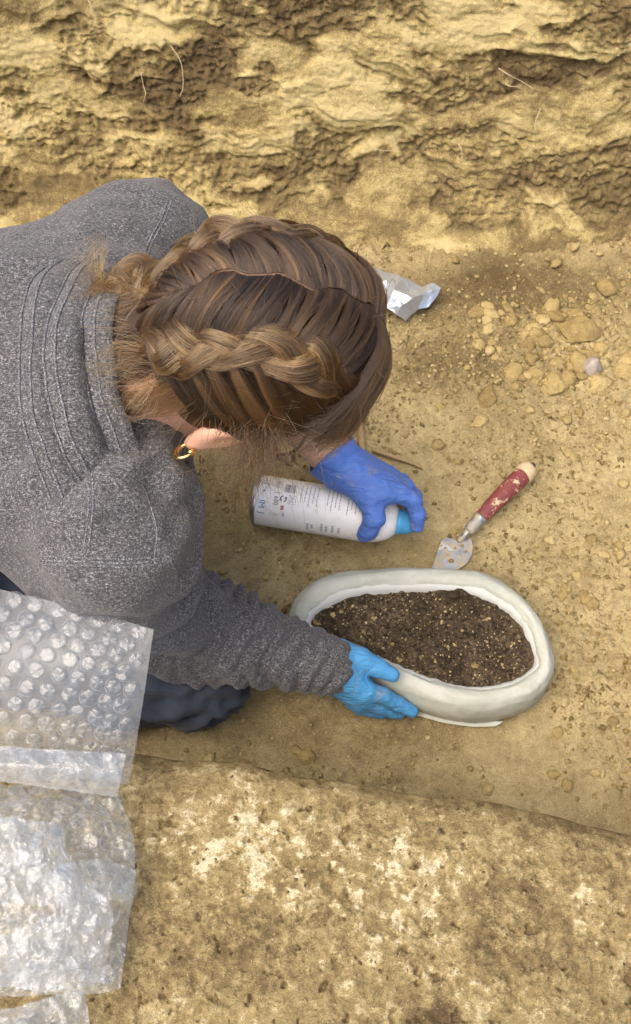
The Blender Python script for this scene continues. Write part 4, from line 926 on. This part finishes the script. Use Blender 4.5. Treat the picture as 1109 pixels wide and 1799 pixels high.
# flyaway hairs round ear, nape and collar
sets = []; K2 = 14; u2 = np.linspace(0, 1, K2)[None, :, None]
def wisps(N, roots, dirs, length, curl, sag, spread=.35):
    d_ = dirs + R.normal(0, spread, (N, 3)); d_ /= np.linalg.norm(d_, axis=1)[:, None]; Ln = length * R.uniform(.5, 1.3, N)
    c1 = R.normal(0, curl, (N, 1, 3)); c2 = R.normal(0, curl * .6, (N, 1, 3))
    return roots[:, None] + d_[:, None] * Ln[:, None, None] * u2 + c1 * np.sin(u2 * R.uniform(2, 5, (N, 1, 1))) + c2 * u2 ** 2 + V(0, 0, -sag) * u2 ** 2 * Ln[:, None, None] * 8
N = 70; rts = E(R.uniform(-48, 75, N), -R.uniform(60, 84, N), 1.0); sets.append(wisps(N, rts, np.tile(V(-.15, -.45, -.75), (N, 1)), .065, .016, .012))
N = 90; rts = E(R.uniform(-40, 110, N), R.uniform(-70, 75, N), 1.03); sets.append(wisps(N, rts, (rts - HC) / .1, .016, .012, .0))
N = 320; kk = R.integers(0, 26, N); rts = E(R.uniform(-10, 88, 26)[kk] + R.normal(0, 5, N), -R.uniform(74, 88, 26)[kk], 1.0); dk = np.tile(V(.02, -.28, -.95), (26, 1)) + R.normal(0, .28, (26, 3)); ck = R.normal(0, .007, (26, 3))
sets.append(wisps(N, rts, dk[kk] + V(-.35, -.1, 0), .058, .0100, .004, .14) + ck[kk][:, None] * np.sin(u2 * 3.2))
curves('flyaway_hairs', np.concatenate(sets), m_hair, hair, .00017, .00006, np.concatenate([R.uniform(.4, 1, 160), R.uniform(0, .8, 26)[kk]]))
N = 360; kk = R.integers(0, 26, N); ra_, rp_ = R.uniform(-66, -40, 26), R.uniform(-54, 14, 26); rts = E(ra_[kk] + R.normal(0, 2.5, N), rp_[kk] + R.normal(0, 2.5, N), 1.0)
dk = np.tile(V(-.80, -.15, .10), (26, 1)) + R.normal(0, .30, (26, 3)); ck = R.normal(0, .008, (26, 3))
wq = wisps(N, rts, dk[kk], .050, .0050, .022, .09) + ck[kk][:, None] * np.sin(u2 * 3.0); curves('nape_wisps', wq, m_braid, hair, .00018, .00007, R.uniform(.2, 1, 26)[kk])
# braids
tail_end = P(186, 500, .560)
for sg in (-1, 1):
    als = np.array([92, 78, 60, 40, 20, 0, -20, -38, -52]); cl = E(als, sg * braid_psi(als), 1.022)
    nn = (cl - HC) / np.linalg.norm(cl - HC, axis=1)[:, None]; nb_ = 200
    ctr = spline(np.vstack([cl, [tail_end + V(.028, sg * .010, .0)], [tail_end]]), nb_); up_ = spline(np.vstack([nn, [V(-.3, -.2, .93)], [V(-.3, -.2, .93)]]), nb_)
    arc = np.concatenate([[0], np.cumsum(np.linalg.norm(np.diff(ctr, axis=0), axis=1))]); tg = np.gradient(ctr, axis=0); tg /= np.linalg.norm(tg, axis=1)[:, None]
    sd = np.cross(tg, up_); sd /= np.linalg.norm(sd, axis=1)[:, None]; up2 = np.cross(sd, tg)
    wv_ = 1 + .22 * np.interp(arc, np.linspace(0, arc[-1], 12), R.normal(0, 1, 12)); fade = np.interp(arc / arc[-1], [0, .08, .25, .70, .90, 1], [.35, .75, 1, 1.05, .8, .4]) * wv_
    phw = np.interp(arc, np.linspace(0, arc[-1], 10), R.normal(0, .30, 10))
    ctr = ctr + sd * np.interp(arc, np.linspace(0, arc[-1], 9), R.normal(0, .0022, 9))[:, None]
    strands, tn_ = [], []
    for k in range(3):
        phs = 2 * math.pi * arc / .112 + 2 * math.pi * k / 3 + phw
        c_ = ctr + sd * (.0118 * fade * np.sin(phs))[:, None] + up2 * (.0034 * fade * np.sin(2 * phs))[:, None]
        rad = .0088 * fade * (1 + .18 * np.cos(2 * phs))
        v, f = tube(c_, rad * .56, 10); part('braid_strand', v, f, m_cap, hair)
        N = 420; ra = np.sqrt(R.uniform(.5, 1.0, N)) * (1 + .22 * (R.random(N) < .10)); an = R.uniform(0, 6.283, N); tw = R.normal(0, .35, N)
        t0 = np.gradient(c_, axis=0); t0 /= np.linalg.norm(t0, axis=1)[:, None]; s0 = np.cross(t0, up2); s0 /= np.linalg.norm(s0, axis=1)[:, None]; n0 = np.cross(s0, t0)
        aa = an[:, None] + tw[:, None] * (arc * 30)[None]; rr2 = rad[None] * ra[:, None] * (1 + .10 * np.sin(arc[None] * 90 + an[:, None] * 3))
        strands.append(c_[None] + s0[None] * (rr2 * np.cos(aa))[..., None] + n0[None] * (rr2 * np.sin(aa) * .66)[..., None]); tn_.append(np.clip(.5 + .5 * np.sin(an * 2 + k) * .7 + R.normal(0, .15, N), 0, 1))
    curves('braid_hairs', jitter(np.concatenate(strands)[:, ::2], .0012, 40), m_braid, hair, .00021, .00017, np.concatenate(tn_))
N = 300; kk = R.integers(0, 14, N); rts = tail_end + R.normal(0, .007, (14, 3))[kk] + R.normal(0, .002, (N, 3)); ck = R.normal(0, .008, (14, 3))
curves('braid_end_hairs', wisps(N, rts, (np.tile(V(-.6, .0, .05), (14, 1)) + R.normal(0, .5, (14, 3)))[kk], .028, .003, .02, .12) + ck[kk][:, None] * np.sin(u2 * 3), m_braid, hair, .00018, .00007, R.uniform(.2, 1, 14)[kk])

# earring and spectacles
M_gold = Mat('gold').set(color=(.72, .50, .20), rough=.22, metal=1.0).m
ec = hl(-.056, -.085, .004); a_ = np.linspace(.3, 5.6, 26); hoop = ec + V(0, -.003, 0) + np.outer(np.cos(a_) * .0095, HU) + np.outer(np.sin(a_) * .0095, HB * .5 - HY * .85)
v, f = tube(hoop, np.interp(np.linspace(0, 1, 26), [0, .5, 1], [.001, .0027, .001]), 8); part('earring', v, f, M_gold, per)
bm = bmesh.new(); bmesh.ops.create_icosphere(bm, subdivisions=2, radius=.0036); v = np.array([q_.co[:] for q_ in bm.verts]) + hl(-.050, -.090, .004); f = [[q_.index for q_ in fc.verts] for fc in bm.faces]; bm.free(); part('earring_ball', v, f, M_gold, per)
m_spec = flat('brown_frame', (.035, .012, .010), .3)
for sg in (-1, 1):
    a_ = np.linspace(0, 2 * math.pi, 28, endpoint=False); ring_ = np.array([hl(-.012 + .021 * math.sin(q_), sg * .033 + .026 * math.cos(q_), -.102 + .006 * math.cos(q_) * sg * 0) for q_ in a_]); v, f = tube(ring_, .0016, 6, closed=True); part('spectacle_rim', v, f, m_spec, per)
    v, f = tube(spline([hl(-.004, sg * .058, -.101), hl(-.002, sg * .074, -.092), hl(.002, sg * .080, -.04), hl(.004, sg * .080, .004)], 16), .0022, 6); part('spectacle_temple', v, f, m_spec, per)
v, f = tube(spline([hl(-.008, -.008, -.104), hl(-.005, 0, -.110), hl(-.008, .008, -.104)], 8), .0015, 6); part('spectacle_bridge', v, f, m_spec, per)

# ------------------------------------------------------------------ bubble wrap
def film(name, milk, gloss, edge=.4, tint=(.93, .95, .97), rough=.14, bump=0.0, bscale=60):
    M = Mat(name); M.n.remove(M.b)
    tr = M.n.new('ShaderNodeBsdfTransparent'); tr.inputs[0].default_value = (*tint, 1)
    df = M.n.new('ShaderNodeBsdfDiffuse'); df.inputs[0].default_value = (.80, .83, .86, 1); tl = M.n.new('ShaderNodeBsdfTranslucent'); tl.inputs[0].default_value = (.78, .81, .84, 1)
    gl = M.n.new('ShaderNodeBsdfGlossy'); gl.inputs['Roughness'].default_value = rough; gl.inputs[0].default_value = (.95, .97, 1, 1)
    lw = M.n.new('ShaderNodeLayerWeight'); lw.inputs['Blend'].default_value = .35
    if bump:
        b = M.n.new('ShaderNodeBump'); b.inputs['Strength'].default_value = bump; b.inputs['Distance'].default_value = .004; M.l.new(M.noise(bscale, 5, .6), b.inputs['Height'])
        for q_ in (df, gl, lw): M.l.new(b.outputs[0], q_.inputs['Normal'])
    m1 = M.n.new('ShaderNodeMixShader'); M.l.new(df.outputs[0], m1.inputs[1]); M.l.new(tl.outputs[0], m1.inputs[2])
    m2 = M.n.new('ShaderNodeMixShader'); M.l.new(M.math('ADD', M.math('MULTIPLY', M.math('POWER', lw.outputs['Facing'], 1.6), edge), milk, True), m2.inputs[0]); M.l.new(tr.outputs[0], m2.inputs[1]); M.l.new(m1.outputs[0], m2.inputs[2])
    m3 = M.n.new('ShaderNodeMixShader'); M.l.new(M.math('ADD', M.math('MULTIPLY', lw.outputs['Fresnel'], .22), gloss, True), m3.inputs[0]); M.l.new(m2.outputs[0], m3.inputs[1]); M.l.new(gl.outputs[0], m3.inputs[2])
    M.l.new(m3.outputs[0], M.out.inputs['Surface']); return M.m
m_sheet = film('clear_film', .20, .012, bump=.2); m_flat = film('smooth_film', .17, .01, bump=.06); m_bub = film('bubble_film', .0, .03, 1.0, bump=.18, bscale=1.4, rough=.10); m_milk = film('crumpled_film', .26, .05, bump=.6, bscale=120, rough=.16)
bub_me = []
for k in range(6):
    nu, nv = 20, 8; v = []
    for j in range(nv):
        e = j / (nv - 1) * math.pi / 2
        for i in range(nu): a_ = 2 * math.pi * i / nu; v.append((math.cos(e) ** .28 * math.cos(a_), math.cos(e) ** .28 * math.sin(a_), .40 * math.sin(e)))
    v = np.array(v); s_ = .3 + .25 * k; v = v + np.stack([fbm(v * 1.6 + s_ * 9, 2), fbm(v * 1.6 + s_ * 9 + 5, 2), 1.4 * (ridge(v * 1.3 + s_ * 9 + 8, 2) - 1.1)], 1) * .10 * np.clip(v[:, 2:3] / .2, 0, 1)
    f = [(j * nu + i, j * nu + (i + 1) % nu, (j + 1) * nu + (i + 1) % nu, (j + 1) * nu + i) for j in range(nv - 1) for i in range(nu)]
    me = mesh_from('bubble', v, f); me.materials.append(m_bub); bub_me.append(me)
wrap_o = thing('bubble_wrap', (*P(110, 1400, LZ)[:2], LZ), 'folded sheet of clear bubble wrap heaped on the near ledge beside the kneeling leg', 'bubble wrap')
woff = parent_world(wrap_o); nbub = 0
def wrap_sheet(c, nu, nv, mat, crumple, seed, spacing=None, radius=.0076, keep=1.0, name='film_sheet', flat_=1.0):
    global nbub
    # c: rows of (px, py, z) control points, far row first
    rows = [spline([P(*q_) for q_ in row], nu) for row in c]; g = np.array(rows)
    G = np.stack([spline(g[:, i], nv) for i in range(nu)])                  # (nu, nv, 3)
    fl_ = G.reshape(-1, 3); nrm_ = normals(fl_, grid_faces(nu, nv)); nrm_ *= np.sign(nrm_[:, 2:3] + 1e-9)
    q_ = fl_ * 30 + seed * 5
    d_ = crumple * (.7 * fbm(q_, 3) + .6 * (ridge(q_ * 1.1 + 3, 3) - 1.2) + .30 * (ridge(q_ * 3.0 + 7, 2) - 1.1)); fl2 = fl_ + nrm_ * d_[:, None]
    sd_ = part(name, fl2, grid_faces(nu, nv), mat, wrap_o)
    G2 = fl2.reshape(nu, nv, 3); NN = normals(fl2, grid_faces(nu, nv)); NN *= np.sign(NN[:, 2:3] + 1e-9); NN = NN.reshape(nu, nv, 3)
    if spacing:
        Lu = np.linalg.norm(np.diff(G[:, nv // 2], axis=0), axis=1).sum(); Lv = np.linalg.norm(np.diff(G[nu // 2], axis=0), axis=1).sum(); dv = spacing * .866; r_ = random.Random(seed)
        for b in range(int(Lv / dv)):
            for a_ in range(int(Lu / spacing) + 1):
                uu = (a_ + .5 * (b % 2) + .25) * spacing / Lu; vv_ = (b + .5) * dv / Lv
                if uu >= .985 or vv_ >= .99 or r_.random() > keep or nbub >= 298: continue
                i, j = int(uu * (nu - 1)), int(vv_ * (nv - 1)); c_, n_ = G2[i, j], NN[i, j]
                dz_ = (CAM - c_) @ np.array([0, -_s, _c]); pxx = 554.5 + F_PX * c_[0] / ((c_ - CAM) @ np.array([0, _s, -_c]))
                if pxx < -18: continue
                o = bpy.data.objects.new('bubble', bub_me[r_.randrange(6)]); COL.objects.link(o); o.parent = wrap_o
                o.rotation_mode = 'QUATERNION'; o.rotation_quaternion = Vector(n_).to_track_quat('Z', 'Y') @ Matrix.Rotation(r_.random() * 6.28, 3, 'Z').to_quaternion()
                o.location = c_ + n_ * .0004 - woff; s_ = radius * r_.uniform(.93, 1.05); o.scale = (s_, s_, s_ * r_.uniform(.55, 1.1) * flat_); nbub += 1
wrap_sheet([[(-160, 990, .40), (-20, 1030, .40), (130, 1066, .40), (270, 1106, .395)], [(-160, 1100, .40), (-20, 1130, .39), (130, 1160, .39), (258, 1190, .38)], [(-160, 1220, .375), (-20, 1240, .37), (130, 1260, .365), (243, 1285, .355)], [(-160, 1330, .345), (-20, 1345, .34), (115, 1360, .335), (226, 1380, .325)]],
           90, 70, m_flat, .0004, 3, .0172, .0078)
wrap_sheet([[(-160, 1296, .368), (0, 1310, .368), (120, 1318, .365), (222, 1324, .352)], [(-160, 1338, .372), (0, 1348, .370), (120, 1354, .362), (214, 1362, .350)], [(-160, 1372, .352), (0, 1374, .352), (110, 1388, .346), (206, 1400, .335)]],
           70, 40, m_milk, .0022, 5, .0176, .0078, .9, 'film_fold', .6)
wrap_sheet([[(-160, 1370, .325), (0, 1376, .326), (120, 1385, .322), (206, 1398, .316)], [(-160, 1450, .345), (0, 1440, .342), (130, 1440, .336), (232, 1450, .312)], [(-160, 1510, .345), (0, 1515, .340), (140, 1520, .326), (238, 1508, .310)], [(-160, 1590, .322), (0, 1590, .320), (130, 1590, .314), (236, 1578, .304)]],
           130, 110, m_sheet, .0045, 7, .0180, .0078, .75, 'film_fold', .6)
wrap_sheet([[(-160, 1430, .352), (0, 1432, .358), (60, 1440, .356), (108, 1450, .344)], [(-160, 1500, .362), (0, 1500, .368), (80, 1500, .366), (136, 1530, .348)], [(-160, 1580, .356), (0, 1580, .362), (110, 1590, .352), (196, 1592, .334)], [(-160, 1680, .342), (0, 1685, .342), (100, 1690, .338), (190, 1690, .322)], [(-160, 1735, .322), (0, 1738, .322), (100, 1742, .318), (184, 1730, .306)]],
           150, 130, m_milk, .0055, 9, .0182, .0078, .45, 'film_fold', .5)
wrap_sheet([[(100, 1520, .330), (160, 1510, .330), (205, 1516, .324), (240, 1530, .314)], [(100, 1600, .330), (160, 1590, .330), (205, 1585, .322), (238, 1580, .306)], [(-100, 1690, .318), (60, 1690, .316), (150, 1680, .310), (222, 1660, .302)], [(-100, 1752, .306), (60, 1750, .306), (150, 1748, .302), (212, 1738, .296)]],
           130, 110, m_sheet, .0040, 11, .0182, .0078, .5, 'film_fold', .5)
wrap_sheet([[(-160, 1782, .306), (0, 1772, .308), (80, 1752, .308), (146, 1738, .302)], [(-160, 1830, .312), (0, 1820, .314), (80, 1800, .312), (158, 1790, .302)], [(-160, 1900, .304), (0, 1890, .304), (80, 1880, .304), (158, 1870, .296)]],
           70, 50, m_milk, .0040, 13, .0182, .0078, .6, 'film_fold', .6)
